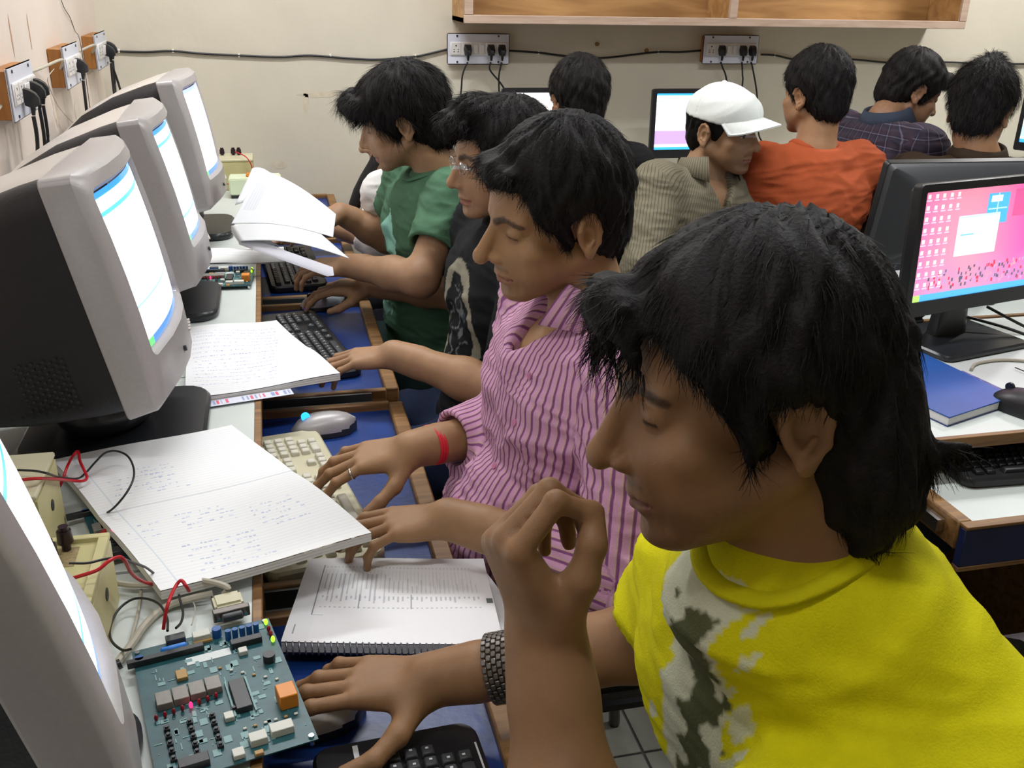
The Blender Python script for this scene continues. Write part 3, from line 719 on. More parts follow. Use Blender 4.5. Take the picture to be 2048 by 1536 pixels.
# ------------------------------------------------------------------ socket boards, plugs and wall cable
def plug_mesh(s=1.):
    m = MB(); m.loft([[(sx * .017 * k_ * s, -y_ * s, (sz * .021 * k_ - .004 * j_) * s) for sx, sz in ((-.75, 1), (.75, 1), (1, .1), (.75, -.9), (-.75, -.9), (-1, .1))] for j_, (y_, k_) in enumerate(((0, 1.05), (.012, 1.1), (.026, .85), (.034, .45)))])
    m.cyl((0, -.016 * s, -.018 * s), (0, -.014 * s, -.046 * s), .0075 * s, .0045 * s, 10); return m.mesh(40)
PLUG = plug_mesh(.88)
def socket_board(loc, rz, plugs, label, flip=False):
    """local: x along the plate, y out of the wall = -y, z up; origin on the wall under the plate's centre"""
    b = empty('socket_board', loc, (0, 0, rz), label, 'socket board', 'socket boards on the walls')
    MB().bb((-.118, -.038, -.052), (.118, -.0005, .052), .002).o('backing_box', M_boxwood, b)
    pl = MB().bb((-.125, -.044, -.058), (.125, -.038, .058), .003, 2).o('cover_plate', M_plate, b)
    for sx in (-.085, .08):
        for sz in (-.048, .048): MB().cyl((sx, -.044, sz), (sx, -.0462, sz), .0038).o('screw', M_black2, pl)
    MB().bb((-.112, -.049, -.024), (.112, -.0441, .026), .002).o('socket_strip', M_socket, b)
    for i, x in enumerate((-.09, -.045, .048, .092)):
        s = MB().bb((x - .019, -.0505, -.021), (x + .019, -.0491, .023), .001).o('socket', M_socket, b); h = MB()
        for (hx, hz, r) in ((0, .012, .0032), (-.008, -.002, .0022), (.008, -.002, .0022), (-.008, -.010, .0026), (.008, -.010, .0026)): h.cyl((x + hx, -.0505, hz), (x + hx, -.0508, hz), r, n=8)
        h.o('pin_hole', M_black2, s)['kind'] = 'stuff'
    for x in (-.012, .014): MB().box((x, -.0515, 0), (.018, .004, .032), .0015, rot=(.08, 0, 0)).o('switch', M_socket, b)
    for (x, z, y_) in plugs: link('plug', PLUG, M_black, b, loc=(x, -.0505, z))
    return b
def cable(name, pts, r, m, label, cat='cable', group=None, n=8): return tag(MB().tube(pts, r, n).o(name, m), label, cat, group)
bd = [ony(951, 97, YB), ony(1462, 104, YB)]
socket_board((.812, YB, 1.232), 0, [(-.045, -.002, 0), (.048, -.002, 0), (.092, -.002, 0)], 'pale socket board on the back wall, left of the two, above the blank white screen')
socket_board((1.885, YB, 1.235), 0, [(-.045, -.002, 0), (.05, -.002, 0), (.092, -.002, 0)], 'pale socket board on the back wall, right of the two, above the white cap')
yA, yB_, yC = 2.515, 3.175, 3.76
socket_board((XL, yA, 1.235), pi / 2, [(-.03, -.012, 0), (.045, -.004, 0), (.09, -.002, 0)], 'socket board on the left wall nearest the camera, three dark plugs in it')
socket_board((XL, yB_, 1.235), pi / 2, [(.02, -.002, 0)], 'middle socket board on the left wall with a single dark plug')
socket_board((XL, yC, 1.235), pi / 2, [(.03, -.002, 0), (.085, .004, 0)], 'socket board on the left wall next to the room corner with two plugs')
# long cable clipped to the back wall
P_ = lambda u, v, y=YB - .008: ony(u, v, y)
wc = cable('wall_cable', [ony(212, 96, YB - .03), P_(232, 102), P_(290, 104), P_(345, 102), P_(400, 107), P_(480, 111), P_(560, 114), P_(620, 111), P_(700, 117), P_(760, 119), P_(830, 113), P_(860, 107), P_(897, 98)], .0042, M_wire_b, 'black cable clipped along the back wall from the corner to the first socket board', group='cable along the back wall')
w2 = cable('wall_cable', [P_(1012, 101), P_(1075, 105), P_(1130, 112), P_(1200, 116), P_(1260, 110), P_(1315, 104), P_(1360, 104), P_(1402, 101)], .0042, M_wire_b, 'black cable clipped along the back wall between the two socket boards', group='cable along the back wall')
w3 = cable('wall_cable', [P_(1522, 109), P_(1552, 111), P_(1600, 120), P_(1690, 118), P_(1790, 126), P_(1880, 124), P_(1960, 127), P_(2060, 128)], .0042, M_wire_b, 'black cable clipped along the back wall from the right socket board to the right', group='cable along the back wall')
for par, L_ in ((wc, ((238, 102), (346, 102), (478, 111), (661, 111), (831, 113))), (w2, ((1077, 105), (1316, 104))), (w3, ((1549, 110), (1686, 119), (1945, 127)))):
    for u, v in L_: MB().box(P_(u, v, YB - .005), (.008, .012, .014), .002).o('clip', M_white_p, par)
cable('wall_cable', [(XL + .02, 2.39, 1.215), (XL + .02, 2.2, 1.20), (XL + .01, 1.6, 1.21)], .0035, M_wire_g, 'grey cable running out of the nearest socket board along the left wall', group='cable along the left wall')
for (a, b_) in ((yA, yB_), (yB_, yC)): cable('wall_cable', [(XL + .03, a + .125, 1.245), (XL + .008, a + .2, 1.25), (XL + .012, (a + b_) / 2 + .05, 1.25), (XL + .045, b_ - .16, 1.262), (XL + .03, b_ - .119, 1.235)], .004, M_wire_g, 'grey cable bridging the nearest and middle boards on the left wall' if a == yA else 'grey cable bridging the middle board and the corner board', group='cable along the left wall')
cable('thin_wire', [onx(120, -8, XL + .004), onx(128, 15, XL + .004), onx(140, 35, XL + .004), onx(150, 62, XL + .004), onx(162, 92, XL + .05), (XL + .02, 3.5, 1.02)], .0011, M_wire_b, 'thin dark wire hanging down the left wall from above the frame', 'wire')
cable('thin_wire', [onx(108, 138, XL + .03), onx(96, 155, XL + .03), onx(98, 172, XL + .02), onx(115, 210, XL + .02), onx(140, 240, XL + .02), onx(158, 252, XL + .03)], .0011, M_wire_g, 'thin grey wire drooping below the middle socket board on the left wall', 'wire')
def hang(pts, r, lab, g='power cords hanging from the plugs'): cable('power_cable', pts, r, M_wire_b, lab, 'cord', g)
pw = lambda y, dz=0: (XL + .062, y, 1.19 + dz)
hang([pw(yA - .03, -.01), (XL + .062, yA - .03, 1.13), (XL + .055, yA - .045, 1.03), (XL + .05, yA - .05, .80)], .0045, 'black power cord from the nearest plug on the left wall')
hang([pw(yA + .045), (XL + .062, yA + .045, 1.12), (XL + .055, yA + .035, 1.02), (XL + .05, yA + .04, .80)], .004, 'black power cord from the second plug of the nearest board')
hang([pw(yA + .09), (XL + .062, yA + .088, 1.12), (XL + .055, yA + .065, 1.02), (XL + .05, yA + .07, .80)], .004, 'black power cord from the third plug of the nearest board')
hang([pw(yB_ + .02), (XL + .060, yB_ + .02, 1.12), (XL + .055, yB_ + .03, 1.03), (XL + .05, yB_ + .05, .80)], .0045, 'black power cord from the single plug on the middle board')
hang([pw(yC + .03), (XL + .060, yC + .025, 1.12), (XL + .060, yC + .02, 1.04), (XL + .05, yC + .05, .80)], .004, 'black power cord hanging straight down near the room corner')
hang([pw(yC + .035), (XL + .075, yC + .05, 1.12), (XL + .080, yC + .09, 1.03), (XL + .08, yC + .12, .80)], .004, 'black power cord near the room corner, crossing behind the straight one')
hang([pw(yC + .085, .005), (XL + .060, yC + .08, 1.12), (XL + .060, yC + .05, 1.04), (XL + .07, yC + .03, .80)], .004, 'black power cord from the plug closest to the room corner')
Yq = YB - .055
hang([(.767, Yq, 1.184), ony(925, 150, Yq), ony(921, 190, Yq), ony(908, 235, Yq), ony(903, 262, Yq), ony(890, 300, Yq), ony(880, 330, Yq), (.66, 3.9, .77)], .0035, 'black power cord from the left plug of the left back board')
hang([(.860, Yq, 1.184), ony(980, 140, Yq), ony(1000, 165, Yq), ony(1012, 185, Yq), (.98, 3.93, .95)], .0035, 'black power cord slanting behind the blank white monitor')
hang([(.904, Yq, 1.184), ony(998, 150, Yq), ony(998, 185, Yq), (.90, 3.93, .8)], .0035, 'black power cord dropping straight down beside the blank white monitor')
hang([(1.84, Yq, 1.187), ony(1445, 135, Yq), ony(1453, 160, Yq), (1.9, 3.93, .95)], .0035, 'black power cord from the left plug of the right back board')
hang([(1.935, Yq, 1.187), ony(1485, 150, Yq), ony(1484, 175, Yq), (1.93, 3.93, .8)], .0035, 'black power cord from the middle plug of the right back board')
hang([(1.977, Yq, 1.187), ony(1506, 140, Yq), ony(1514, 190, Yq), ony(1516, 255, Yq), ony(1522, 280, Yq), ony(1540, 292, Yq)], .0035, 'black power cord from the right plug, passing the cap peak')

# ------------------------------------------------------------------ desks and keyboard trays
ZD, ZT = .75, .665
def desk_unit(y0, y1, label, pull, skew=0., xe=-.055):
    d = empty('computer_desk', (0, (y0 + y1) / 2, 0), label=label, cat='desk', group='desks along the left wall'); h = (y1 - y0) / 2
    tp = MB().bb((XL + .003, -h + .001, ZD - .018), (xe - .012, h - .001, ZD), .001).o('desktop', M_white, d)
    MB().bb((xe - .012, -h + .001, ZD - .020), (xe, h - .001, ZD + .001), .001).o('edge_strip', M_edge, d)
    for s in (-1, 1): MB().bb((XL + .02, s * h - .018 * (s > 0) + .0, 0), (xe - .002, s * h + .018 * (s < 0), ZD - .021), .001).o('side_panel', M_edge, d)
    MB().bb((XL + .006, -h + .019, .12), (XL + .018, h - .019, ZD - .021)).o('back_panel', mat('dark_panel', (.02, .03, .06), .6), d)
    for s in (-1, 1): MB().bb((-.38, s * (h - .024) - .005, ZT - .022), (xe + pull - .03, s * (h - .024) + .005, ZT + .012)).o('slide_rail', mat('slide_metal', (.18, .19, .2), .35, metal=.8), d)
    t = empty('keyboard_tray', (0, 0, 0)); t.parent = d; t.rotation_euler = (0, 0, skew); hh = h - .034; xf = xe + pull
    MB().bb((xf - .46, -hh, ZT - .014), (xf, hh, ZT), .0005).o('tray_board', M_blue, t)
    MB().bb((xf, -hh, ZT - .052), (xf + .030, hh, ZT + .015), .003).o('front_rail', M_edge, t)
    for s in (-1, 1): MB().bb((xf - .45, s * hh - .008, ZT - .030), (xf + .002, s * hh + .008, ZT + .015), .002).o('side_rail', M_edge, t)
    return d
desk_unit(.50, 1.195, 'white desk with a blue tray in front of the person in yellow', .262, RAD(0))
desk_unit(1.20, 1.89, 'white desk whose blue tray holds the beige keyboard', .25)
desk_unit(1.893, 2.58, 'white desk whose blue tray holds the black keyboard and the person with glasses works', .252)
desk_unit(2.583, 3.27, 'white desk in front of the person in the green shirt', .252)
desk_unit(3.273, 3.985, 'white desk in the back left corner of the room', .25)
desk_unit(-.20, .497, 'white desk nearest the camera, mostly outside the frame', .25)
def wide_desk(x0, x1, y0, y1, label, front, tray=None):
    d = empty('computer_desk', ((x0 + x1) / 2, (y0 + y1) / 2, 0), label=label, cat='desk'); w_, h = (x1 - x0) / 2, (y1 - y0) / 2
    MB().bb((-w_, -h + .012, ZD - .018), (w_, h, ZD), .001).o('desktop', M_white, d); MB().bb((-w_, -h, ZD - .022), (w_, -h + .012, ZD + .001), .001).o('edge_strip', M_edge, d)
    for x in (-w_, -w_ / 3, w_ / 3, w_ - .018): MB().bb((x, -h + .014, 0), (x + .018, h - .01, ZD - .023)).o('side_panel', M_edge, d)
    MB().bb((-w_ + .02, h - .03, .1), (w_ - .02, h - .015, ZD - .023)).o('back_panel', mat('dark_panel', (.02, .03, .06), .6), d)
    if tray:
        t = empty('keyboard_tray', (0, 0, 0)); t.parent = d; tx0, tx1, ty = tray; cx, cy = (x0 + x1) / 2, (y0 + y1) / 2
        MB().bb((tx0 - cx, ty - cy, ZT - .014), (tx1 - cx, .15, ZT)).o('tray_board', M_white, t)
        for xx in (tx0 - .028, tx1): MB().bb((xx - cx, ty - cy - .0, ZT - .05), (xx + .028 - cx, .15, ZT + .004), .003).o('side_rail', M_edge, t)
        MB().bb((tx0 - .026 - cx, ty - cy - .020, ZT - .002), (tx1 + .026 - cx, ty - cy, ZT + .004), .001).o('front_rail', M_edge, t)
        MB().bb((tx0 - .026 - cx, ty - cy - .018, ZT - .075), (tx1 + .026 - cx, ty - cy - .002, ZT - .003), .001).o('front_panel', mat('navy_laminate', srgb(22, 34, 78), .5, noise=.3, nscale=10), t)
        MB().bb((tx0 - .026 - cx, ty - cy - .019, ZT - .084), (tx1 + .026 - cx, ty - cy - .001, ZT - .075), .001).o('front_rail', M_edge, t)
        MB().bb((tx0 - .045 - cx, ty - cy + .03, ZT - .03), (tx0 - .031 - cx, .15, ZT - .008)).o('slide_rail', M_chrome, t)
    return d
wide_desk(.99, 3.1, 1.345, 1.93, 'white topped desk on the right with the pink screened monitor', 1, (1.105, 1.9, 1.205))
wide_desk(1.30, 3.1, 1.94, 2.30, 'white topped desk behind the pink screened monitor, facing the other way', 1)
bdsk = wide_desk(.42, 3.9, 3.45, 3.985, 'long white desk against the back wall under the socket boards', 1)

# ------------------------------------------------------------------ CRT monitors
def rr(w_, h_, r, n=5, cz=0.):
    P = []
    for (sx, sy, a0) in ((1, 1, 0), (-1, 1, 90), (-1, -1, 180), (1, -1, 270)):
        for k_ in range(n): a = RAD(a0 + 90 * k_ / (n - 1)); P.append((sx * (w_ / 2 - r) + r * cos(a), sy * (h_ / 2 - r) + r * sin(a) + cz))
    return P
def windows_screen(kind):
    a = canvas(150, 200, (.93, .97, 1.0)); rg = np.random.default_rng(kind)
    rect(a, 0, 0, 1, .045, (.05, .30, .95)); rect(a, 0, .045, 1, .12, (.80, .90, .93))
    for i in range(26): rect(a, .02 + i * .025, .065, .032 + i * .025, .105, tuple(rg.uniform(.45, .8, 3)))
    rect(a, 0, .12, 1, .15, (.12, .52, .95)); rect(a, 0, .15, 1, .17, (.86, .93, .97)); rect(a, 0, .17, .01, .95, (.7, .85, .95))
    if kind == 1:
        for i in range(26):
            y = .19 + i * .02; rect(a, .05 + .04 * (i % 3 == 1), y, .05 + rg.uniform(.15, .5), y + .006, (.55, .68, .74))
        rect(a, 0, .72, 1, .735, (.30, .58, .90)); rect(a, .0, .735, 1, .94, (.88, .95, 1)); rect(a, .78, .60, .80, .72, (.15, .4, .8)); rect(a, .80, .72, .98, .735, (.1, .3, .7))
        for i in range(8): rect(a, .05, .75 + i * .02, .05 + rg.uniform(.2, .5), .755 + i * .02, (.6, .7, .8))
    if kind == 2:
        for i in range(24): rect(a, .04, .2 + i * .022, .04 + rg.uniform(.1, .6), .206 + i * .022, (.5, .75, .9))
        rect(a, 0, .76, 1, .79, (.2, .6, .95)); rect(a, 0, .79, 1, .94, (.85, .93, 1))
    if kind == 3: a[:] = (.93, .92, 1.0); rect(a, 0, 0, 1, .05, (.35, .45, 1))
    rect(a, 0, .95, 1, 1, (.10, .25, .85)); rect(a, 0, .95, .12, 1, (.15, .65, .2)); return a
def crt(loc, yaw, tilt, s, kind, label, base_xy):
    t = empty('crt_monitor', (base_xy[0], base_xy[1], ZD), (0, 0, 0), label, 'monitor', 'CRT monitors on the left desks')
    M = Matrix.Translation(Vector(loc) - Vector((base_xy[0], base_xy[1], ZD))) @ Matrix.Rotation(yaw, 4, 'Z') @ Matrix.Rotation(-tilt, 4, 'Y') @ Matrix.Diagonal((s, s, s, 1))
    bulge = lambda y, z: .030 * (1 - (y / .2) ** 2) + .008 * (1 - (z / .19) ** 2) - .012
    W_, H_ = .400, .380
    rings = []
    for (x, w_, h_, r, cz, bu) in ((-.060, W_, H_, .014, 0, 0), (-.058, W_ + .002, H_ + .002, .014, 0, 0), (-.012, .396, .376, .016, 0, .45), (-.006, .390, .370, .018, 0, .8), (.0, .372, .356, .02, 0, 1), (.002, .344, .268, .016, .026, 1), (-.004, .334, .256, .014, .026, 1), (-.012, .328, .250, .012, .026, 1)):
        pts = []
        for a, b in zip(rr(w_, h_, r, 6, cz), rr(w_, h_, r, 6, cz)[1:] + rr(w_, h_, r, 6, cz)[:1]):
            for k_ in range(4): pts.append((a[0] + (b[0] - a[0]) * k_ / 4, a[1] + (b[1] - a[1]) * k_ / 4))
        rings.append([(x + bu * bulge(p, q), p, q) for p, q in pts])
    MB().loft(rings, cap=False).xf(M).o('bezel', M_silver, t, smooth=30)
    a = windows_screen(kind)
    me = sheet(a, lambda u, v: (-.013 + .030 * (1 - ((u - .5) * .325 / .2) ** 2) + .010 * (1 - ((v - .5) * .25 / .19) ** 2) - .010, (.5 - u) * -.326, .026 + (.5 - v) * .248))
    me.transform(M); link('screen', me, M_screen, t)
    prof = [(-.060, .392, .372, 0), (-.10, .390, .368, -.002), (-.20, .372, .345, -.008), (-.30, .320, .30, -.02), (-.38, .25, .235, -.035), (-.415, .20, .19, -.045)]
    MB().loft([[(x, p, q) for p, q in rr(w_, h_, .045, 7, cz)] for x, w_, h_, cz in prof]).xf(M).o('housing', M_crtblack, t, smooth=35)
    # silver cover along the top
    rg = []
    for x, w_, h_, cz in prof[:5]:
        w2 = w_ * (.97 if x > -.15 else .9 if x > -.25 else .8); zt = h_ / 2 + cz; ring = []
        for k_ in range(13): y = -w2 / 2 + w2 * k_ / 12; ring.append((x + .001, y, zt + .007 - .030 * abs(2 * y / w2) ** 5))
        for k_ in range(12, -1, -1): y = -w2 / 2 + w2 * k_ / 12; ring.append((x + .001, y, zt - .012 - .034 * abs(2 * y / w2) ** 5))
        rg.append(ring)
    MB().loft(rg).xf(M).o('top_cover', M_silverl, t, smooth=35)
    # vent holes low on both flanks
    m = MB()
    for sgn in (-1, 1):
        for i in range(18):
            for j in range(9): m.box((-.12 - .009 * i, sgn * (.1955 - .0008 * i - .00002 * i * i - (.0 if i < 9 else .0022 * (i - 8))), -.15 + .010 * j + .004 * (i % 2)), (.004, .001, .004))
    m.xf(M).o('vent_slots', M_black2, t)['kind'] = 'stuff'
    MB().cyl((bulge(-.03, -.15), -.03, -.150), (bulge(-.03, -.15) + .004, -.03, -.150), .005).xf(M).o('badge', M_black2, t)
    for i in range(4): MB().box((bulge(.07 + .018 * i, -.15) + .001, .07 + .018 * i, -.150), (.006, .010, .004), .001).xf(M).o('button', M_silverl, t)
    # swivel foot
    z_ = 0; MB().sph((-.02, 0, .055), (.085, .095, .05), 20).o('swivel', M_black2, t)
    MB().prism([(p * 1, q) for p, q in rr(.30, .28, .05, 5)], 0, .022, .006).o('base', M_black2, t)
    return t
crt((-.232, .810, 1.035), RAD(21.5), RAD(12), .96, 2, 'CRT monitor nearest the camera, cut off at the lower left', (-.325, .770))
crt((-.213, 1.615, 1.062), RAD(-2), RAD(11.7), .97, 1, 'large silver and black CRT monitor showing a text window, second from the camera', (-.295, 1.66))
crt((-.210, 2.315, 1.045), RAD(1), RAD(12), .97, 2, 'silver and black CRT monitor, third from the camera', (-.30, 2.36))
crt((-.196, 3.075, 1.045), RAD(-3), RAD(10.4), .97, 3, 'silver and black CRT monitor with a blank lilac screen, farthest along the left desks', (-.285, 3.11))

# ------------------------------------------------------------------ flat monitors
FONT5 = {}
def lcd(loc, rz, W_, H_, img, label, tilt=.06, back=False, foot=(.24, .17), group='flat monitors', z0=ZD, panel=None):
    """origin on the desk; local -y faces the viewer"""
    t = empty('flat_monitor', (loc[0], loc[1], z0), (0, 0, rz), label, 'monitor', group); zc = loc[2] - z0
    M = Matrix.Translation((0, 0, zc)) @ Matrix.Rotation(-tilt, 4, 'X')
    fr = .018; out = rr(W_, H_, .008, 4); 
    def ring(y, w_, h_, r, cz=0): return [(p, y, q) for p, q in rr(w_, h_, r, 4, cz)]
    MB().loft([ring(-.002, W_ - .004, H_ - .004, .008), ring(-.020, W_, H_, .01), ring(-.024, W_ - .004, H_ - .004, .009), ring(-.0245, W_ - 2 * fr, H_ - 2.9 * fr, .003, .008), ring(-.0205, W_ - 2 * fr, H_ - 2.9 * fr, .003, .008)], cap=False).xf(M).o('bezel', M_black, t, smooth=30)
    sw, sh = W_ - 2 * fr, H_ - 2.9 * fr
    me = sheet(img, lambda u, v: ((u - .5) * sw, -.021 + 0 * u, .008 + (.5 - v) * sh)); me.transform(M); link('screen', me, M_screen, t)
    MB().loft([ring(-.004, W_ - .006, H_ - .006, .01), ring(.012, W_ - .02, H_ - .02, .012), ring(.030, W_ - .10, H_ - .06, .02), ring(.050, W_ - .15, H_ - .10, .02)]).xf(M).o('housing', M_satin if back else M_black, t, smooth=30)
    text('BenQ', .011, M_white_p, t, (-W_ / 2 + .034, -.0252 - .0, zc - H_ / 2 + .011), (pi / 2 - tilt, 0, 0), 'logo')
    MB().cyl((W_ / 2 - .06, -.0236, -H_ / 2 + .012), (W_ / 2 - .06, -.0252, -H_ / 2 + .012), .002).xf(M).o('power_light', mat('amber_led', (.6, .5, .02), .4, emit=(.8, .7, .05), estr=.8), t)
    MB().loft([[(p, .036 + q * .4, .012) for p, q in rr(.10, .10, .02, 4)], [(p, .036 + q * .35, zc - H_ * .25) for p, q in rr(.065, .07, .015, 4)]]).o('neck', M_black2, t)
    MB().prism([(p, q + .01) for p, q in rr(foot[0], foot[1], .02, 4)], 0, .014, .004).o('foot', M_black2, t)
    return t
def desktop_img():
    a = canvas(190, 300, (0, 0, 0)); y, x = np.mgrid[0:190, 0:300] / np.array([190, 300])[:, None, None]
    pk = np.stack([.80 - .12 * x, .16 + .10 * np.sin(x * 5) + .06 * y, .36 + .08 * y], -1); a[:] = pk
    bot = np.clip((y - .62 - .06 * np.sin(x * 20)) / .2, 0, 1)[..., None]; a[:] = a * (1 - bot * .55) + np.array([.45, .25, .50]) * bot * .55
    rg = np.random.default_rng(3)
    for i in range(150): cx, cy = rg.uniform(.10, .99), rg.uniform(.70, .90); c_ = ((.75, .04, .08), (.12, .10, .16), (.85, .3, .4), (.5, .3, .6))[rg.integers(4)]; rect(a, cx, cy, cx + .012, cy + .03, c_)
    for c in range(5):
        for r in range(9 if c < 4 else 2): 
            if c == 4 and r > 1: continue
            cx, cy = .022 + c * .052, .03 + r * .10; rect(a, cx, cy, cx + .020, cy + .035, tuple(rg.uniform(.7, 1, 3) * [1, .95, .95])); rect(a, cx - .006, cy + .048, cx + .028, cy + .058, (.9, .6, .75))
    rect(a, .46, .07, .62, .35, (.08, .42, .75)); rect(a, .485, .09, .57, .15, (.7, .9, 1)); rect(a, .47, .21, .61, .22, (.5, .8, .95)); rect(a, .535, .07, .54, .35, (.5, .8, .95)); rect(a, .66, .05, .9, .3, (.62, .10, .28))
    rect(a, .265, .25, .57, .62, (.97, .97, .99)); rect(a, .265, .25, .57, .275, (.55, .72, .95)); rect(a, .29, .42, .39, .435, (.2, .55, .75))
    rect(a, 0, .94, 1, 1, (.08, .42, .90)); rect(a, 0, .94, .06, 1, (.45, .70, .15)); return a
lcd((1.485, 1.79, .985), RAD(12.5), .445, .285, desktop_img(), 'black flat monitor with a pink desktop picture on the right desk', .05, foot=(.26, .20))
def purple_img():
    a = canvas(90, 140, (1.0, 1.0, 1.0)); rect(a, 0, 0, 1, .05, (.05, .45, .95)); rect(a, 0, .14, 1, .155, (.15, .65, .9)); rect(a, 0, .66, 1, .90, (.45, .30, .62)); rect(a, 0, .955, 1, 1, (.05, .4, .9)); return a
lcd((1.665, 3.75, .968), RAD(0), .40, .27, purple_img(), 'black flat monitor with a white and purple screen beside the white cap', .03)
lcd((1.06, 3.76, .972), RAD(0), .40, .27, canvas(20, 30, (1, 1, 1)), 'black flat monitor with a blank white screen behind the person in black', .03)
cy = canvas(60, 90, (.95, 1, 1)); rect(cy, 0, 0, 1, .06, (.1, .5, .95)); rect(cy, 0, .08, 1, .12, (.6, .9, .95)); rect(cy, 0, .72, 1, .90, (.45, .72, .80)); rect(cy, 0, .94, 1, 1, (.05, .4, .9))
lcd((3.17, 3.42, 1.02), RAD(-48), .40, .30, cy, 'flat monitor with a pale cyan screen at the right edge of the frame', .02)
lcd((1.66, 2.12, .965), RAD(178), .43, .28, canvas(20, 30, (.6, .7, .9)), 'dark flat monitor seen from behind, its back towards the camera', .18, back=True)
# ------------------------------------------------------------------ keyboards and mice
def keyboard(loc, rz, L_, Wd, body, keym, label, legend=None, wide=0, group='keyboards'):
    """local y along the keyboard, +x towards the typist; numeric pad at +y"""
    k = empty('keyboard', loc, (0, 0, rz), label, 'keyboard', group); h = L_ / 2
    out = [(p, q) for p, q in rr(Wd, L_, .022, 5)]
    MB().prism(out, 0, .020, .006).o('case', body, k)
    x0k = -Wd / 2 + .024 if Wd < .17 else Wd / 2 - .024 - 5 * .0195 - .006; pitch = (L_ - .05) / 22.8
    def col(x, u0, n, w_=1.): return [(x, -h + .025 + (u0 + i * w_) * pitch, w_) for i in range(n)]
    keys = []
    for r in range(6):
        x = x0k + r * .0195 + (.006 if r else 0)
        if x > Wd / 2 - .016: break
        if r == 0: keys += col(x, 0, 13) + col(x, 15.3, 3) 
        elif r == 5: keys += [(x, -h + .025 + .6 * pitch, 1.2), (x, -h + .025 + 1.9 * pitch, 1.2), (x, -h + .025 + 6.2 * pitch, 6.2), (x, -h + .025 + 11. * pitch, 1.2), (x, -h + .025 + 13.4 * pitch, 1.2)] + col(x, 15.3, 3) + [(x, -h + .025 + 19.3 * pitch, 2), (x, -h + .025 + 20.8 * pitch, 1)]
        else: keys += col(x, .5 * (r % 2), 14) + (col(x, 15.3, 3) if r in (1, 2) else [(x, -h + .025 + 16.3 * pitch, 1)] if r == 4 else []) + col(x, 18.8, 3 + (r in (1, 2, 3)))
    kme = {}
    for (x, y, w_) in keys:
        w_ = round(w_, 1)
        if w_ not in kme:
            m = MB().box((0, 0, .0045), (.0165, pitch * w_ - .0028, .009), .0015, taper=(.82, .88)); kme[w_] = m.mesh(40)
        o = bpy.data.objects.get('x'); link('key', kme[w_], keym, k, loc=(x, y, .0185))
    if legend:
        m = MB(); rg = random.Random(5)
        for (x, y, w_) in keys: m.box((x + rg.uniform(-.002, .001), y + rg.uniform(-.002, .002), .0280), (.0035, .0028, .0003))
        m.o('key_legends', legend, k)['kind'] = 'stuff'
    return k
M_leg = mat('legend_white', (.7, .7, .7), .5)
keyboard((-.005, 1.497, ZT), RAD(10.1), .475, .185, mat('beige_case', srgb(196, 190, 160), .5, noise=.08, nscale=14), M_key, 'beige keyboard under the hands of the person in the pink striped shirt')
keyboard((.045, 2.245, ZT), RAD(11), .45, .15, M_black, M_satin, 'black keyboard beside the lone typing hand and the blue tray', M_leg)
keyboard((.03, 2.92, ZT), RAD(4), .45, .16, M_black, M_black, 'black keyboard in shadow under the open booklet', None)
k0 = keyboard((.100, .664, ZT), RAD(3), .46, .19, M_black, M_satin, 'black keyboard with white legends at the bottom edge of the frame', M_leg)
for x, y, s_ in ((-.046, .205, .03), (.088, .165, .05)): MB().box((x, y, .0205), (.0022 if x > 0 else .006, s_, .0004)).o('print', M_leg, k0)
keyboard((1.395, 1.37, ZT), RAD(-93), .45, .15, M_black, M_black, 'black keyboard on the white tray of the right desk')
def mouse(loc, rz, label, topm=None, lit=None, s=1.):
    """local -x is the front"""
    m = empty('mouse', loc, (0, 0, rz), label, 'mouse', 'computer mice')
    def body(z0, z1, k_, sh):
        R = []
        for i in range(9):
            t = -1 + 2 * i / 8; w_ = math.sqrt(max(0, 1 - abs(t) ** 2.6)) * .030 * k_ * (1 - .10 * t) + .0008; hz = z0 + (z1 - z0) * max(.04, math.sqrt(max(0, 1 - (abs(t + .0 - .12)) ** 2.2 if abs(t - .12) < 1 else 0)))
            R.append([(t * .058 * k_ * s, cos(a) * w_ * s, (z0 + (hz - z0) * max(0, sin(a)) ** .8) * s) for a in [pi * j / 10 for j in range(11)]] + [(t * .058 * k_ * s, -w_ * .9 * s, z0 * s), (t * .058 * k_ * s, w_ * .9 * s, z0 * s)])
        return MB().loft(R)
    body(.001, .033, 1.0, 0).o('shell', M_black2, m, smooth=50)
    body(.010, .0375, .97, 0).o('cover', topm or M_silver, m, smooth=50)
    MB().cyl((-.030 * s, -.003, .033 * s), (-.030 * s, .003, .033 * s), .0085, n=14).o('wheel', lit or M_black2, m)
    return m
M_led = mat('blue_glow', (.02, .3, .9), .4, emit=(.02, .42, 1.0), estr=2.0)
mouse((.058, 1.765, ZT), RAD(3), 'silver and black mouse with a glowing blue wheel on the blue tray', lit=M_led, s=1.12)
mouse((.100, 2.545, ZT + .001), RAD(12), 'silver mouse under the hand of the person with glasses', mat('shiny_silver', srgb(190, 192, 200), .25, metal=.4), s=1.08)
mouse((-.004, .950, ZT), RAD(6), 'pale silver mouse under the hand wearing the steel watch', M_silverl, s=1.15)
mouse((1.362, 1.425, ZD), RAD(-70), 'dark mouse at the right edge of the white desk', M_black, s=1.2)
cable('mouse_cable', [(.050, 2.57, ZT + .012), (.03, 2.565, ZT + .004), (-.01, 2.57, ZT + .004), (-.10, 2.56, ZT + .004)], .0018, M_wire_b, 'thin black cord of the mouse on the far blue tray')

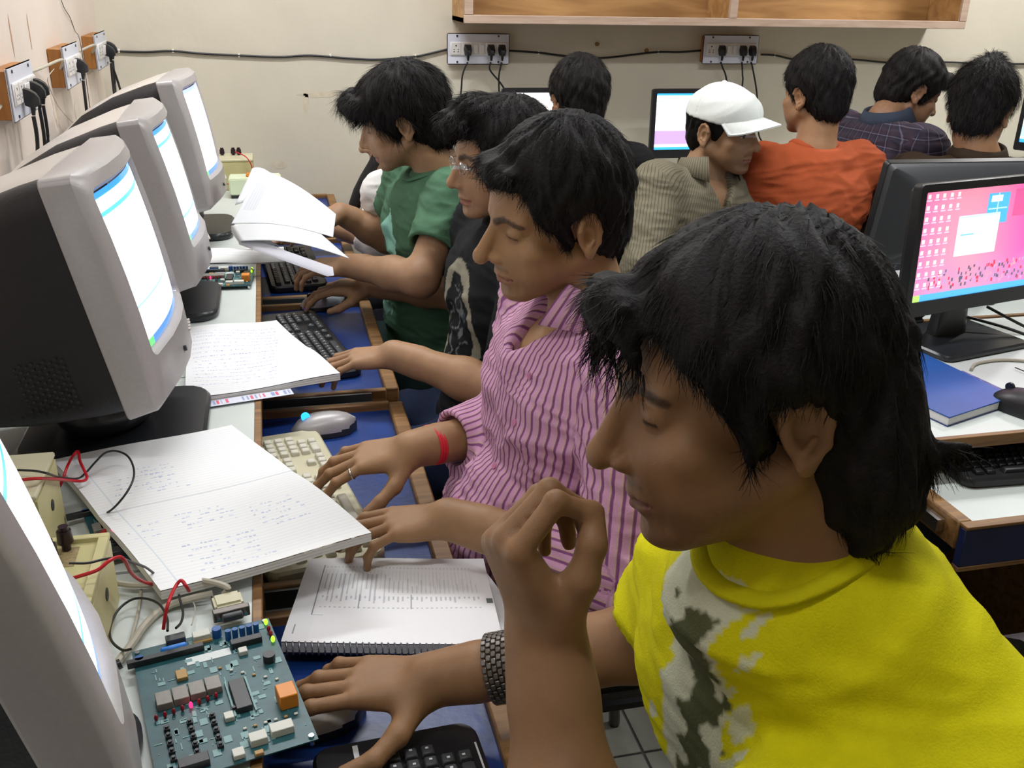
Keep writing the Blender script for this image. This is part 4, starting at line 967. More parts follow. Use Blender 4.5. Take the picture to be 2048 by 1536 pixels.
# ------------------------------------------------------------------ paper things
rgp = np.random.default_rng(11)
def scribble(a, x0, y0, x1, y1, lines, c=(.35, .4, .62), dens=.5, wob=1):
    h, w_ = a.shape[:2]
    for i in range(lines):
        y = y0 + (y1 - y0) * i / max(1, lines - 1); x = x0 + rgp.uniform(0, .03)
        while x < x1:
            l = rgp.uniform(.006, .022)
            if rgp.random() < dens: yy = y + rgp.uniform(-.003, .003) * wob; rect(a, x, yy, x + l, yy + .006, tuple(np.array(c) + rgp.uniform(-.05, .15)))
            x += l + .008
def ruled(h, w_, n=30, c=(.74, .78, .86), base=(.88, .89, .89)):
    a = canvas(h, w_, base)
    for i in range(n): a[int((i + 2) * h / (n + 3))] = c
    return a
def open_book(name, label, quad, z0, thick, img, sag=.006, wave=.004, cat='notebook', group='open notebooks', cover=None, lift=None):
    """quad: four (x,y) corners  top-left, top-right, bottom-right, bottom-left as the page reads"""
    q = np.array(quad, float); c = q.mean(0); t = empty(name, (c[0], c[1], z0), label=label, cat=cat, group=group)
    def pos(u, v, dz=0):
        x = (q[0, 0] * (1 - u) + q[1, 0] * u) * (1 - v) + (q[3, 0] * (1 - u) + q[2, 0] * u) * v - c[0]
        y = (q[0, 1] * (1 - u) + q[1, 1] * u) * (1 - v) + (q[3, 1] * (1 - u) + q[2, 1] * u) * v - c[1]
        z = thick + wave * np.sin(u * 5 + v * 3) + wave * .5 * np.sin(v * 9 - u * 4) - sag * (1 - np.abs(2 * v - 1)) ** 3 * 2 + (lift(u, v) if lift else 0) + dz
        return x, y, z + 0 * u
    link('top_page', sheet(img, lambda u, v: pos(u, v)), M_paper, t)
    # page stack below: edge layers that follow the sheet
    n = 12; u = np.concatenate([np.linspace(0, 1, n), np.ones(n), np.linspace(1, 0, n), np.zeros(n)]); v = np.concatenate([np.zeros(n), np.linspace(0, 1, n), np.ones(n), np.linspace(1, 0, n)])
    rings = []
    L_ = 5
    for k_ in range(L_ + 1):
        f = k_ / L_; e = .0015 * (k_ % 2); uu = .5 + (u - .5) * (1 - e); vv = .5 + (v - .5) * (1 - e); x, y, z = pos(uu, vv); zz = .002 + (z - .002 - .0016) * f if not lift else z - (thick - .002) * (1 - f) - .0016
        rings.append(np.stack([x, y, zz], 1))
    mb = MB().loft([[tuple(p) for p in r] for r in rings], cap=False); me = mb.mesh(None); cc = me.color_attributes.new('Col', 'FLOAT_COLOR', 'POINT'); cc.data.foreach_set('color', np.tile([.72, .71, .68, 1], len(me.vertices)).astype(np.float32)); link('page_stack', me, M_paper, t)
    if cover is not None:
        x, y, z = pos(.5 + (u - .5) * 1.015, .5 + (v - .5) * 1.012); z_ = 0 * z if not lift else z - thick
        MB().loft([[tuple(p) for p in np.stack([x, y, z_], 1)], [tuple(p) for p in np.stack([x, y, z_ + .002], 1)]]).o('cover', cover, t)
    return t
# large open notebook
a = ruled(420, 300, 54, (.76, .79, .86), (.88, .89, .89)); a[:, 26] = (.62, .72, .80); a[:, 27] = (.7, .76, .82)
a[204:206] = (.66, .68, .72)
for (x0_, y0_, x1_, y1_, n_) in ((.30, .24, .50, .42, 7), (.12, .30, .40, .40, 4), (.30, .60, .55, .70, 5), (.62, .66, .85, .80, 6), (.20, .80, .55, .95, 6), (.05, .62, .2, .7, 3)): scribble(a, x0_, y0_, x1_, y1_, n_, (.50, .56, .72), .6)
aT = np.transpose(a, (1, 0, 2))[:, ::-1]
NB = [(-.374, 1.500), (-.103, 1.585), (.094, 1.165), (-.176, 1.096)]
open_book('notebook', 'large open handwritten notebook lying across the desk edge in front of the big screen', NB, ZD + .016, .014, a, .003, .0030, cover=None, lift=lambda u, v: .006 * np.sin(v * pi) + .010 * u * v)
# second notebook, past the first screen
a = ruled(260, 260, 36, (.70, .72, .82), (.80, .81, .82)); 
for i in range(16): scribble(a, .05, .12 + i * .05, .9 - .02 * i, .12 + i * .05, 1, (.42, .45, .62), .75)
open_book('notebook', 'open handwritten notebook between the two CRT screens with a colour strip on its edge', [(-.215, 2.150), (-.020, 2.178), (.098, 1.815), (-.190, 1.745)], ZD + .001, .014, a, .003, .005)
ns = MB(); 
strip = canvas(12, 120, (.70, .74, .84))
for i in range(26): c_ = ((.75, .12, .2), (.3, .35, .6), (.75, .75, .85))[rgp.integers(3)]; rect(strip, i / 26, .2, i / 26 + rgp.uniform(.01, .03), .8, c_)
p0, p1 = np.array([-.198, 1.715]), np.array([.0, 1.757])
mg = sheet(strip, lambda u, v: (p0[0] + (p1[0] - p0[0]) * u + .006 * v, p0[1] + (p1[1] - p0[1]) * u - .028 * v + .028, .7545 + 0 * u)); 
o = link('magazine', mg, M_print); tag(o, 'printed sheet with a red and blue strip under the second notebook', 'magazine')
# spiral pad on the near trays
a = canvas(240, 340, (.88, .88, .89)); a[:, :40] = (.85, .85, .87)
rect(a, .10, .10, .106, .70, (.25, .25, .28)); rect(a, .10, .70, .16, .708, (.4, .4, .44))
for i in range(34):
    x = .13 + i * .024; l = rgp.uniform(.10, .22) if i % 3 else .04; g_ = .48 + .3 * min(1, i / 30)
    if i < 14: rect(a, x, .22, x + .007, .22 + l + .14, (g_, g_, g_ + .03))
    else: rect(a, x, .34 - rgp.uniform(0, .12) + .03, x + .006, .44, (g_ - .04, g_ - .04, g_))
    rect(a, x, .48, x + .009, .50 + rgp.uniform(0, .05), (.55, .55, .6)); rect(a, x, .60, x + .010, .615, (.55, .55, .6))
for k_ in (.32, .58): rect(a, k_, .46, k_ + .006, .62, (.35, .35, .4))
for i in range(40): rect(a, .12 + i * .02, .12, .128 + i * .02, .14, (.68, .68, .72)); rect(a, .12 + i * .02, .17, .124 + i * .02, .40, (.74, .74, .76))
rect(a, .962, .50, .995, .56, (.15, .17, .17)); rect(a, .04, .82, .046, .92, (.3, .3, .33))
sp = [(.010, 1.262), (.262, 1.212), (.246, 1.006), (-.035, 1.072)]
pad = open_book('spiral_pad', 'spiral bound pad with printed tables on the tray next to the watch', sp, ZT + .016, .018, a, 0, .0015, cat='notepad', group=None, cover=M_black)
c0 = np.mean(sp, 0); A0 = np.array(sp[3]) - c0; B0 = np.array(sp[2]) - c0; m = None
for i in range(34):
    p = A0 + (B0 - A0) * (i + .8) / 35
    if m is None:
        m = MB(); R = [(0, .0075 * cos(q_) - .003, .0085 * sin(q_) + .011) for q_ in np.linspace(-.3, 2 * pi - .5, 12)]; m.tube(R, .0012, 5, 1); me = m.mesh(40)
    link('coil', me, mat('wire_coil', (.25, .26, .3), .3, metal=.7), pad, loc=(p[0], p[1], 0))
# second sheet sticking out of the pad
pg = MB().prism([(.240, 1.205), (.262, 1.205), (.285, 1.09), (.275, 1.00), (.236, 1.008)], ZT + .0165, ZT + .018); o = pg.o('loose_page', mat('plain_paper', (.80, .80, .81), .7)); tag(o, 'white page sticking out from the right side of the spiral pad', 'paper')
# book with a rolled page near the far board
t = empty('open_book', (-.095, 2.775, ZD), label='open book with a curled page lying beyond the small circuit board', cat='book')
a = ruled(100, 160, 14)
link('curled_page', sheet(a, lambda u, v: (-.14 + .245 * u, .085 - .155 * v, .004 + .026 * np.sin(np.clip((v - .35) / .65, 0, 1) * pi) ** .6 + .004 * np.sin(u * 6))), M_paper, t)
MB().bb((-.14, -.07, 0), (.105, .09, .004)).o('page_block', mat('plain_paper', (.8, .8, .8), .7), t)
# booklet held in the hands of the person in green
t = empty('held_booklet', tuple(at(560, 470, 2.6)), label='open white booklet held up by the person in the green shirt', cat='booklet'); o0 = np.array(t.location)
def page(name, c4, img, bend, nrm=(0, 0, 1)):
    c4 = [np.array(c) - o0 for c in c4]; nn = np.array(nrm, float)
    def f(u, v):
        P = sum(w_[..., None] * c for w_, c in zip(((1 - u) * (1 - v), u * (1 - v), u * v, (1 - u) * v), c4)); P = P + (bend * np.sin(u * pi))[..., None] * nn; return P[..., 0], P[..., 1], P[..., 2]
    me = sheet(img, f); ob = link(name, me, M_paper, t); md = ob.modifiers.new('thick', 'SOLIDIFY'); md.thickness = .0012; return ob
a = canvas(120, 160, (.74, .77, .80))
for i in range(9): rect(a, .05 + .016 * i, .2 + .012 * i, .054 + .016 * i, .75, (.58, .62, .68))
page('page', [at(522, 338, 2.72), at(672, 428, 2.50), at(666, 474, 2.44), at(463, 447, 2.62)], a, .020, (0, -.4, .8))
page('page', [at(505, 336, 2.75), at(548, 352, 2.74), at(560, 400, 2.7), at(470, 410, 2.68)], canvas(10, 10, (.78, .80, .83)), .01)
page('page', [at(462, 452, 2.62), at(640, 466, 2.46), at(699, 517, 2.36), at(480, 482, 2.56)], canvas(20, 20, (.78, .80, .82)), .018, (0, 0, 1))
for k_ in range(3): page('page', [at(462, 455 + 4 * k_, 2.63), at(520, 470 + 5 * k_, 2.55), at(560, 492 + 4 * k_, 2.52), at(478, 480 + 3 * k_, 2.58)], canvas(8, 8, (.76, .77, .79)), .004)
mb = MB(); A1, B1 = at(476, 482, 2.58) - o0, at(668, 551, 2.33) - o0; A2, B2 = at(478, 489, 2.58) - o0, at(655, 553, 2.34) - o0; dn = np.array([0, .03, .012])
mb.loft([[A1, A1 + dn, A2 + dn, A2], [B1, B1 + dn, B2 + dn, B2]]).o('spine', mat('booklet_spine', (.62, .62, .68), .5), t)
# papers on the right side
o = MB().prism([onz(1735, 552, ZD)[:2], onz(1850, 538, ZD)[:2], onz(1850, 588, ZD)[:2], onz(1790, 600, ZD)[:2]], ZD + .001, ZD + .006).o('paper_sheet', mat('plain_paper', (.8, .8, .8), .7)); tag(o, 'white sheet under the monitor seen from behind', 'paper')
t = empty('blue_book', (1.255, 1.57, ZD), label='blue covered book with white pages on the right desk', cat='book'); c = np.array([1.255, 1.57]); P4 = np.array([(1.325, 1.745), (1.362, 1.455), (1.172, 1.392), (1.105, 1.66)])
sc = lambda k_: [tuple((p - P4.mean(0)) * k_ + P4.mean(0) - c) for p in P4]
MB().prism(sc(1.0), 0, .002).o('back_cover', M_blue, t); MB().prism(sc(.985), .002, .017).o('page_block', mat('plain_paper', (.8, .8, .8), .7), t); MB().prism(sc(1.0), .017, .020, .0008).o('front_cover', mat('royal_blue_cover', srgb(36, 84, 156), .35, noise=.12, nscale=8), t)
o = MB().prism([(1.38, 1.63), (1.40, 1.50), (1.36, 1.46), (1.34, 1.62)], ZD + .001, ZD + .003).o('leaflet', mat('leaflet_violet', srgb(120, 110, 170), .6, noise=.6, nscale=70)); tag(o, 'pale violet leaflet sticking out from under the blue book', 'leaflet')
for pts, lab in (([(1.50, 1.86, ZD + .05), (1.60, 1.80, ZD + .03), (1.70, 1.72, ZD + .006), (1.85, 1.62, ZD + .005), (2.0, 1.6, ZD + .005)], 'black cable running right from the pink screened monitor'), ([(1.62, 1.88, ZD + .05), (1.70, 1.80, ZD + .01), (1.74, 1.70, ZD + .005), (1.9, 1.60, ZD + .005)], 'second black cable curling to the right of the monitor foot'), ([(1.50, 1.62, ZD + .005), (1.52, 1.56, ZD + .005), (1.58, 1.54, ZD + .005), (1.7, 1.53, ZD + .005)], 'thin cable lying in front of the monitor foot')):
    cable('cable', pts, .0035 if 'thin' not in lab else .0012, M_wire_b, lab, group='cables on the right desk')
cable('cable', [(1.40, 1.63, ZD + .004), (1.44, 1.66, ZD + .004), (1.52, 1.665, ZD + .004), (1.62, 1.62, ZD + .004), (1.8, 1.57, ZD + .004)], .0035, M_wire_g, 'pale cable curving in front of the monitor foot', group='cables on the right desk')
cable('cable', [onz(1812, 480, ZD + .12), onz(1795, 525, ZD + .05), onz(1760, 580, ZD + .005), onz(1740, 620, ZD + .004)], .004, M_wire_b, 'black cable dropping from the back of the turned away monitor', group='cables on the right desk')
t = empty('closed_laptop', (1.36, 1.99, ZD), (0, 0, RAD(8)), 'flat dark closed case lying left of the pink screened monitor', 'case')
MB().box((0, -.01, .010), (.22, .17, .018), .004, 2).o('lower_shell', M_black2, t); MB().box((0, -.01, .024), (.22, .17, .008), .003, 2).o('lid', mat('brownish_lid', (.035, .028, .024), .5), t)
MB().box((0, -.096, .0135), (.21, .002, .003)).o('seam_trim', M_chrome, t)

# ------------------------------------------------------------------ circuit boards
M_pcb = mat('pcb_green', srgb(34, 82, 88), .4, noise=.30, nscale=55); M_pcb2 = mat('pcb_track', srgb(110, 150, 150), .4)
M_ic = mat('chip_black', (.025, .025, .028), .4); M_rel = mat('relay_orange', srgb(214, 130, 30), .4, noise=.08, nscale=60); M_cap = mat('capacitor_blue', srgb(28, 84, 150), .35); M_capl = mat('bright_blue', srgb(50, 130, 220), .35)
M_redl = mat('red_led_off', (.30, .01, .02), .3); M_redon = mat('red_led_on', (.8, .02, .1), .3, emit=(1, .02, .12), estr=3.0); M_grn = mat('green_led_on', (.3, .8, .05), .3, emit=(.45, 1, .03), estr=1.6)
M_con = mat('connector_white', srgb(205, 205, 195), .45); M_tan = mat('tan_part', srgb(176, 140, 84), .5); M_seg = mat('display_grey', srgb(132, 128, 120), .4, noise=.15, nscale=90)
def circuit(loc, rz, sx, sy, label, full=True):
    b = empty('circuit_board', loc, (0, 0, rz), label, 'circuit board', 'trainer circuit boards'); hx, hy = sx / 2, sy / 2
    pc = MB().bb((-hx, -hy, .008), (hx, hy, .0096)).o('board', M_pcb, b)
    for x in (-1, 1):
        for y in (-1, 1): MB().cyl((x * (hx - .006), y * (hy - .006), 0), (x * (hx - .006), y * (hy - .006), .012), .003, n=8).o('standoff', M_chrome, b)
    Z = .0096; f = lambda u, v: ((u - .5) * sx, (.5 - v) * sy)
    def bx(name, u, v, w_, l, h, m, lab=None, bev=.0006, rot=0, z=Z):
        x, y = f(u, v); o = MB().box((0, 0, h / 2), (w_, l, h), bev, rot=(0, 0, rot)).o(name, m, b, loc=(x, y, z)); 
        if lab: o['label'] = lab
        return o
    rg = random.Random(8)
    tk = MB()
    for i in range(150 if full else 50):
        u, v = rg.uniform(.04, .96), rg.uniform(.05, .95); x, y = f(u, v); tk.box((x, y, Z + .0003), (rg.choice([.0012, .008, .004]), rg.choice([.0012, .006, .010]), .0006))
    tk.o('solder_tracks', M_pcb2, b)['kind'] = 'stuff'
    bx('relay', .90, .70, .020, .024, .018, M_rel, 'orange cube relay', .001)
    bx('chip', .62, .58, .017, .050, .008, M_ic, 'long black chip in a socket'); 
    for s in (-1, 1): x, y = f(.62, .58); MB().bb((x + s * .011 - .001, y - .030, Z), (x + s * .011 + .001, y + .030, Z + .004)).o('socket_rail', M_pcb2, b)
    for k_, (u, v) in enumerate(((.14, .47), (.25, .465), (.36, .46), (.47, .455))): bx('display', u, v, .0165, .022, .009, M_seg)
    for k_ in range(8): 
        x, y = f(.07 + .057 * k_, .575 - .006 * k_); MB().sph((0, 0, .004), (.0022, .0022, .0042), 8).o('led', M_redon if k_ == 4 else M_redl, b, loc=(x, y, Z))
        if k_ == 4: b.children[-1]['label'] = 'lit red lamp'
    for c in range(4):
        for r in range(5 - (c == 3) * 4 if c < 3 else 1):
            x, y = f(.12 + .145 * c, .66 + .052 * r); q = MB().box((0, 0, .002), (.0062, .0062, .004), .0005).cyl((0, 0, .003), (0, 0, .0065), .002, n=8); q.o('push_button', M_ic, b, loc=(x, y, Z))
    bx('buzzer_chip', .23, .935, .030, .014, .009, M_ic)
    bx('label_sticker', .50, .20, .050, .014, .0006, mat('sticker_white', srgb(215, 222, 220), .5), 'white sticker', rot=0)
    for k_ in range(5): x, y = f(.67 + .052 * k_, .10); MB().cyl((0, 0, 0), (0, 0, .013), .0034, n=12).o('capacitor', M_cap, b, loc=(x, y, Z))
    bx('terminal_chip', .78, .175, .036, .010, .008, M_ic); bx('jumper_block', .735, .245, .010, .010, .006, M_con); bx('crystal', .51, .70, .010, .011, .006, M_con, 'pale square part')
    x, y = f(.89, .36); MB().cyl((0, 0, 0), (0, 0, .010), .007, n=14).o('sensor', M_ic, b, loc=(x, y, Z))
    for (u, v, w_) in ((.64, .905, .018), (.80, .885, .024)): bx('terminal_block', u, v, w_, .014, .009, M_con)
    bx('preset', .50, .955, .012, .012, .006, M_con); bx('preset', .62, .985, .009, .006, .004, M_tan); bx('preset', .29, .305, .012, .016, .005, M_tan)
    bx('header', .22, .125, .085, .008, .008, M_ic); bx('long_resistor', .285, .075, .030, .007, .007, M_capl, 'bright blue part', .002); bx('power_terminal', .31, .02, .022, .012, .010, M_satin); bx('trimmer', .49, .045, .020, .012, .010, M_con, None); bx('trimmer_base', .49, .075, .022, .004, .004, M_tan)
    x, y = f(.60, .05); MB().cyl((0, 0, 0), (0, 0, .012), .0055, n=12).o('capacitor', M_cap, b, loc=(x, y, Z)); x, y = f(.04, .11); MB().cyl((0, 0, 0), (0, 0, .008), .005, n=12).o('capacitor', M_cap, b, loc=(x, y, Z))
    for k_, (v, m_) in enumerate(((.055, M_grn), (.12, M_redl), (.165, M_redl), (.215, M_grn))): x, y = f(.965, v); MB().sph((0, 0, .004), (.0026, .0026, .0045), 8).o('led', m_, b, loc=(x, y, Z))
    for i in range(12): x, y = f(.55 + .034 * i, .955 if i > 7 else .31); bx('chip_resistor', .55 + .034 * i, .80 if i % 2 else .32 + .02 * i, .004, .003, .0022, M_con if i % 3 else M_tan)
    return b
cb = circuit((-.100, .912, ZD + .001), RAD(12.5), .160, .228, 'green trainer circuit board with an orange relay and a lit red lamp, nearest the camera')
circuit((-.150, 2.545, ZD + .001), RAD(-3), .150, .150, 'small green circuit board with an orange relay behind the second screen')
circuit((-.245, 1.300, ZD + .001), RAD(18), .09, .16, 'dark circuit board mostly hidden under the red and black wires', full=False)
# serial plug and its grey cable
sp_ = empty('serial_plug', (-.093, 1.062, ZD), (0, 0, RAD(12)), 'beige serial plug with screws joined to the nearest circuit board', 'plug')
MB().box((0, .010, .018), (.038, .030, .016), .003, 2, taper=(.9, .9)).o('hood', M_cream, sp_); MB().box((0, -.012, .018), (.044, .010, .014), .001).o('shell_metal', M_gun2, sp_); MB().box((0, -.0205, .018), (.026, .008, .010), .002).o('socket_face', M_satin, sp_)
for s in (-1, 1): MB().cyl((s * .016, .03, .018), (s * .016, -.022, .018), .0026, n=8).o('screw', M_chrome, sp_)
g = 'cables between the boards and the power boxes'
cable('serial_cable', [(-.100, 1.09, ZD + .02), onz(455, 1175, ZD + .03), onz(420, 1164, ZD + .03), onz(370, 1160, ZD + .02), onz(315, 1168, ZD + .012), onz(265, 1170, ZD + .012), onz(200, 1160, ZD + .012)], .0042, M_wire_g, 'grey round cable leaving the serial plug', group=g)
cable('serial_cable', [onz(425, 1188, ZD + .015), onz(380, 1198, ZD + .012), onz(330, 1215, ZD + .008), onz(290, 1250, ZD + .008), onz(262, 1290, ZD + .008), onz(225, 1335, ZD + .008), onz(160, 1380, ZD + .006)], .005, M_wire_g, 'thick grey cable running down towards the nearest screen', group=g)
cable('ribbon_cable', [onz(282, 1180, ZD + .004), onz(276, 1225, ZD + .004), onz(262, 1280, ZD + .004)], .002, M_wire_g, 'thin grey strand lying beside the thick cable', group=g)
z = ZD
def wire(pts, m, lab, r=.0016): cable('lead_wire', [onz(u, v, z + h) for u, v, h in pts], r, m, lab, 'wire', 'loose lead wires')
wire([(327, 1258, .03), (330, 1235, .045), (337, 1205, .06), (350, 1175, .06), (362, 1161, .065), (372, 1172, .06), (378, 1182, .05)], M_wire_r, 'short bent red lead standing at the corner of the nearest circuit board', .0022)
wire([(335, 1262, .03), (334, 1235, .03), (318, 1208, .025), (290, 1197, .02), (262, 1200, .015), (235, 1222, .012), (220, 1258, .012), (224, 1283, .015), (245, 1300, .015), (262, 1298, .02)], M_wire_b, 'black lead looping left of the nearest circuit board')
wire([(352, 1256, .025), (362, 1245, .02), (366, 1225, .02), (360, 1200, .02), (358, 1190, .02)], M_wire_b, 'short black lead curving up beside the serial plug')
wire([(138, 1126, .13), (175, 1126, .125), (210, 1118, .12), (240, 1116, .11), (262, 1124, .09), (290, 1134, .06), (310, 1148, .03), (330, 1158, .02)], M_wire_b, 'black lead crossing the top of the yellowed power box')
wire([(135, 1159, .11), (160, 1152, .115), (195, 1140, .12), (218, 1122, .125), (238, 1114, .12), (250, 1122, .11), (262, 1145, .08), (280, 1160, .05), (310, 1170, .02), (345, 1168, .015)], M_wire_r, 'red lead crossing the top of the yellowed power box', .0022)
wire([(200, 1033, .02), (225, 1018, .04), (250, 990, .06), (266, 960, .07), (267, 935, .07), (255, 912, .07), (232, 902, .07), (210, 906, .07), (190, 925, .06), (172, 945, .05), (155, 957, .05), (120, 955, .08), (95, 947, .13), (70, 942, .13), (35, 940, .13)], M_wire_b, 'black lead making a big loop over the open notebook')
wire([(42, 960, .13), (75, 957, .13), (110, 958, .10), (140, 961, .06), (165, 962, .05), (174, 955, .05), (168, 940, .055), (160, 922, .06), (156, 903, .065), (146, 912, .06), (135, 932, .06), (127, 955, .05), (116, 980, .03)], M_wire_r, 'red lead with a sharp kink over the notebook corner', .0022)
wire([(205, 1066, .02), (214, 1060, .018), (222, 1060, .015)], M_wire_r, 'short red plug end by the edge of the open notebook', .003)
wire([(208, 1035, .008), (222, 1060, .008), (245, 1085, .008), (285, 1128, .008), (325, 1158, .008)], M_wire_b, 'thin dark lead lying along the edge of the large notebook', .0012)
wire([(382, 1195, .01), (390, 1215, .01), (386, 1240, .01), (383, 1250, .02)], M_wire_g, 'fine grey strand between the serial plug and the board', .0008)
# power boxes
def power_box(lo, hi, rz, label, knobs, recess=True):
    c = [(lo[0] + hi[0]) / 2, (lo[1] + hi[1]) / 2]; b = empty('power_box', (c[0], c[1], ZD), (0, 0, rz), label, 'power supply', 'bench power boxes'); w_, l, h = (hi[0] - lo[0]) / 2, (hi[1] - lo[1]) / 2, hi[2] - ZD
    MB().bb((-w_, -l, 0), (w_, l, h - .008), .003, 2).o('case', M_cream2, b)
    if recess:
        for lo_, hi_ in (((-w_, -l, h - .008), (w_, -l + .010, h)), ((-w_, l - .010, h - .008), (w_, l, h)), ((w_ - .012, -l + .01, h - .008), (w_, l - .01, h)), ((-w_, -l + .01, h - .008), (-w_ + .01, l - .01, h))): MB().bb(lo_, hi_, .001).o('rim', M_cream2, b)
        MB().bb((-w_ + .01, -l + .01, h - .0095), (w_ - .012, l - .01, h - .0065)).o('top_panel', mat('printed_panel', srgb(190, 182, 130), .6, noise=.1, nscale=20), b)
        for y in (-.035, .035): MB().bb((-.012, y - .022, h - .0066), (.024, y + .022, h - .0060)).o('rating_print', mat('worn_print', srgb(150, 132, 92), .7, noise=.35, nscale=160), b)
    else: MB().bb((-w_, -l, h - .008), (w_, l, h), .002).o('lid', M_cream, b)
    MB().cyl((w_ - .001, .005, h * .55), (w_ + .001, .005, h * .55), .008, n=16).o('cord_hole', M_black2, b)
    for x, y in knobs:
        q = MB().cyl((0, 0, 0), (0, 0, .014), .0055, n=12).cyl((0, 0, .010), (0, 0, .026), .0095, .0085, n=14).cyl((0, 0, .026), (0, 0, .032), .006, n=12); q.o('binding_post', mat('post_black', (.02, .008, .012), .35), b, loc=(x, y, h - .005))
    return b
power_box((-.345, .985, 0), (-.232, 1.135, .850), RAD(0), 'yellowed power box with tall black binding posts beside the nearest screen', [(.010, .052), (-.002, .022), (.004, -.006)])
power_box((-.460, 1.215, 0), (-.330, 1.345, .868), RAD(0), 'cream power box just behind the yellowed one', [], False)
pb = power_box((-.215, 3.72, 0), (-.075, 3.86, .862), RAD(0), 'cream power box with black posts beyond the farthest CRT monitor', [(-.04, .03), (.0, .03), (.02, .03)], False)
cable('lead_wire', [(-.135, 3.75, .885), (-.095, 3.70, .872), (-.078, 3.700, .83), (-.085, 3.705, .79), (-.13, 3.70, .775), (-.18, 3.70, .78)], .002, M_wire_r, 'red lead looping over the far cream power box', 'wire', 'loose lead wires')
t = empty('small_adapter', (-.04, 3.62, ZD), label='small pale green box with a dark foot beyond the farthest screen', cat='box'); MB().bb((-.12, -.05, .012), (.06, .05, .07), .004, 2).o('case', mat('pale_green_case', srgb(214, 226, 196), .5), t); MB().bb((-.115, -.045, 0), (.055, .045, .012)).o('foot', M_black2, t); MB().bb((-.06, -.02, .07), (-.02, .02, .08), .002).o('orange_switch', M_rel, t)
def post_box(x, y, w_, n, label, m_=None):
    b = empty('terminal_box', (x, y, ZD), label=label, cat='power supply', group='terminal boxes on the back desk'); MB().bb((-w_ / 2, -.05, 0), (w_ / 2, .05, .075), .004, 2).o('case', m_ or M_cream, b)
    for i in range(n):
        xx = -w_ / 2 + w_ * (i + .5) / n; q = MB().cyl((0, 0, 0), (0, 0, .018), .006, n=10).cyl((0, 0, .012), (0, 0, .034), .010, .009, n=12); q.o('binding_post', M_black if i % 2 == 0 or n > 4 else mat('post_red', (.35, .02, .03), .4), b, loc=(xx, .01 * (-1) ** i, .073))
post_box(1.43, 3.84, .20, 4, 'cream terminal box with black and red posts between the two back monitors'); post_box(2.13, 3.84, .30, 6, 'cream terminal box with a row of black posts by the orange shirt')
o = MB().bb((.02, 3.40, .66), (.28, 3.44, .70), .003).o('wooden_block', M_edge); 
tag(o, 'short wooden strip at the front of the back desk beside the white shirted person', 'strip')
bpy.data.objects.remove(o)
# chairs
def chair(loc, rz, label):
    """local -y is the front"""
    c = empty('chair', loc, (0, 0, rz), label, 'chair', 'black chairs'); 
    MB().box((0, 0, .425), (.42, .42, .05), .02, 3).o('seat', M_black, c)
    MB().loft([[(p, .215 + .03 * (1 - (p / .2) ** 2) + y_, .66 + q) for p, q in rr(.40, .34, .09, 6)] for y_ in (0, .035)]).o('backrest', M_black, c)
    for sx in (-1, 1):
        MB().tube([(sx * .19, -.19, .41), (sx * .20, -.20, 0.003)], .012, 8, 2).o('leg', M_gun2, c); MB().tube([(sx * .19, .19, .41), (sx * .20, .22, 0.003)], .012, 8, 2).o('leg', M_gun2, c); MB().tube([(sx * .19, .12, .405), (sx * .19, .25, .42), (sx * .17, .252, .56), (sx * .15, .25, .70)], .011, 8, 4).o('back_support', M_gun2, c)
    return c
# ------------------------------------------------------------------ people
def legs(P, d=(-1, 0), spread=.10, knee=.42, foot=-.02):
    p = A(*P['pelvis']); d = A(d[0], d[1], 0); r = A(d[1], -d[0], 0)          # r: the person's right
    for s, k_ in (('R', 1), ('L', -1)):
        P['hip' + s] = tuple(p + r * .09 * k_ - [0, 0, .02]); P['kn' + s] = tuple(p + d * knee + r * spread * k_ * 1.2 + [0, 0, -.03]); P['an' + s] = tuple(p + d * (knee + foot) + r * spread * k_ * 1.3 + [0, 0, -p[2] + .10])
    return P
type_ = dict(curl=[(12, 28, 20), (14, 30, 20), (16, 32, 20), (20, 35, 20)])
def Hd(side, d, up, curl=None, **k): return dict(type_, side=side, dir=d, up=up, **({'curl': curl} if curl else {}), **k)
def ringband(root, off, name, c, ax, r, w_, th, m, flat=1., fx=None, n=28):
    ax = A(*ax) / np.linalg.norm(ax); e1 = np.cross(ax, A(0, 0, 1) if fx is None else fx); e1 /= np.linalg.norm(e1); e2 = np.cross(ax, e1); R = []
    for i in range(n + 1):
        a = 2 * pi * i / n; e = e1 * cos(a) + e2 * sin(a) * flat
        R.append([c + e * (r + th * cos(b)) + ax * w_ * sin(b) - off for b in np.arange(6) * pi / 3])
    R = np.array(R); i = np.arange((n + 1) * 6).reshape(n + 1, 6); j = np.roll(i, -1, 1); F = np.stack([i[:-1], j[:-1], j[1:], i[1:]], -1).reshape(-1, 4)
    return link(name, quick(R.reshape(-1, 3), F, True), m, root)
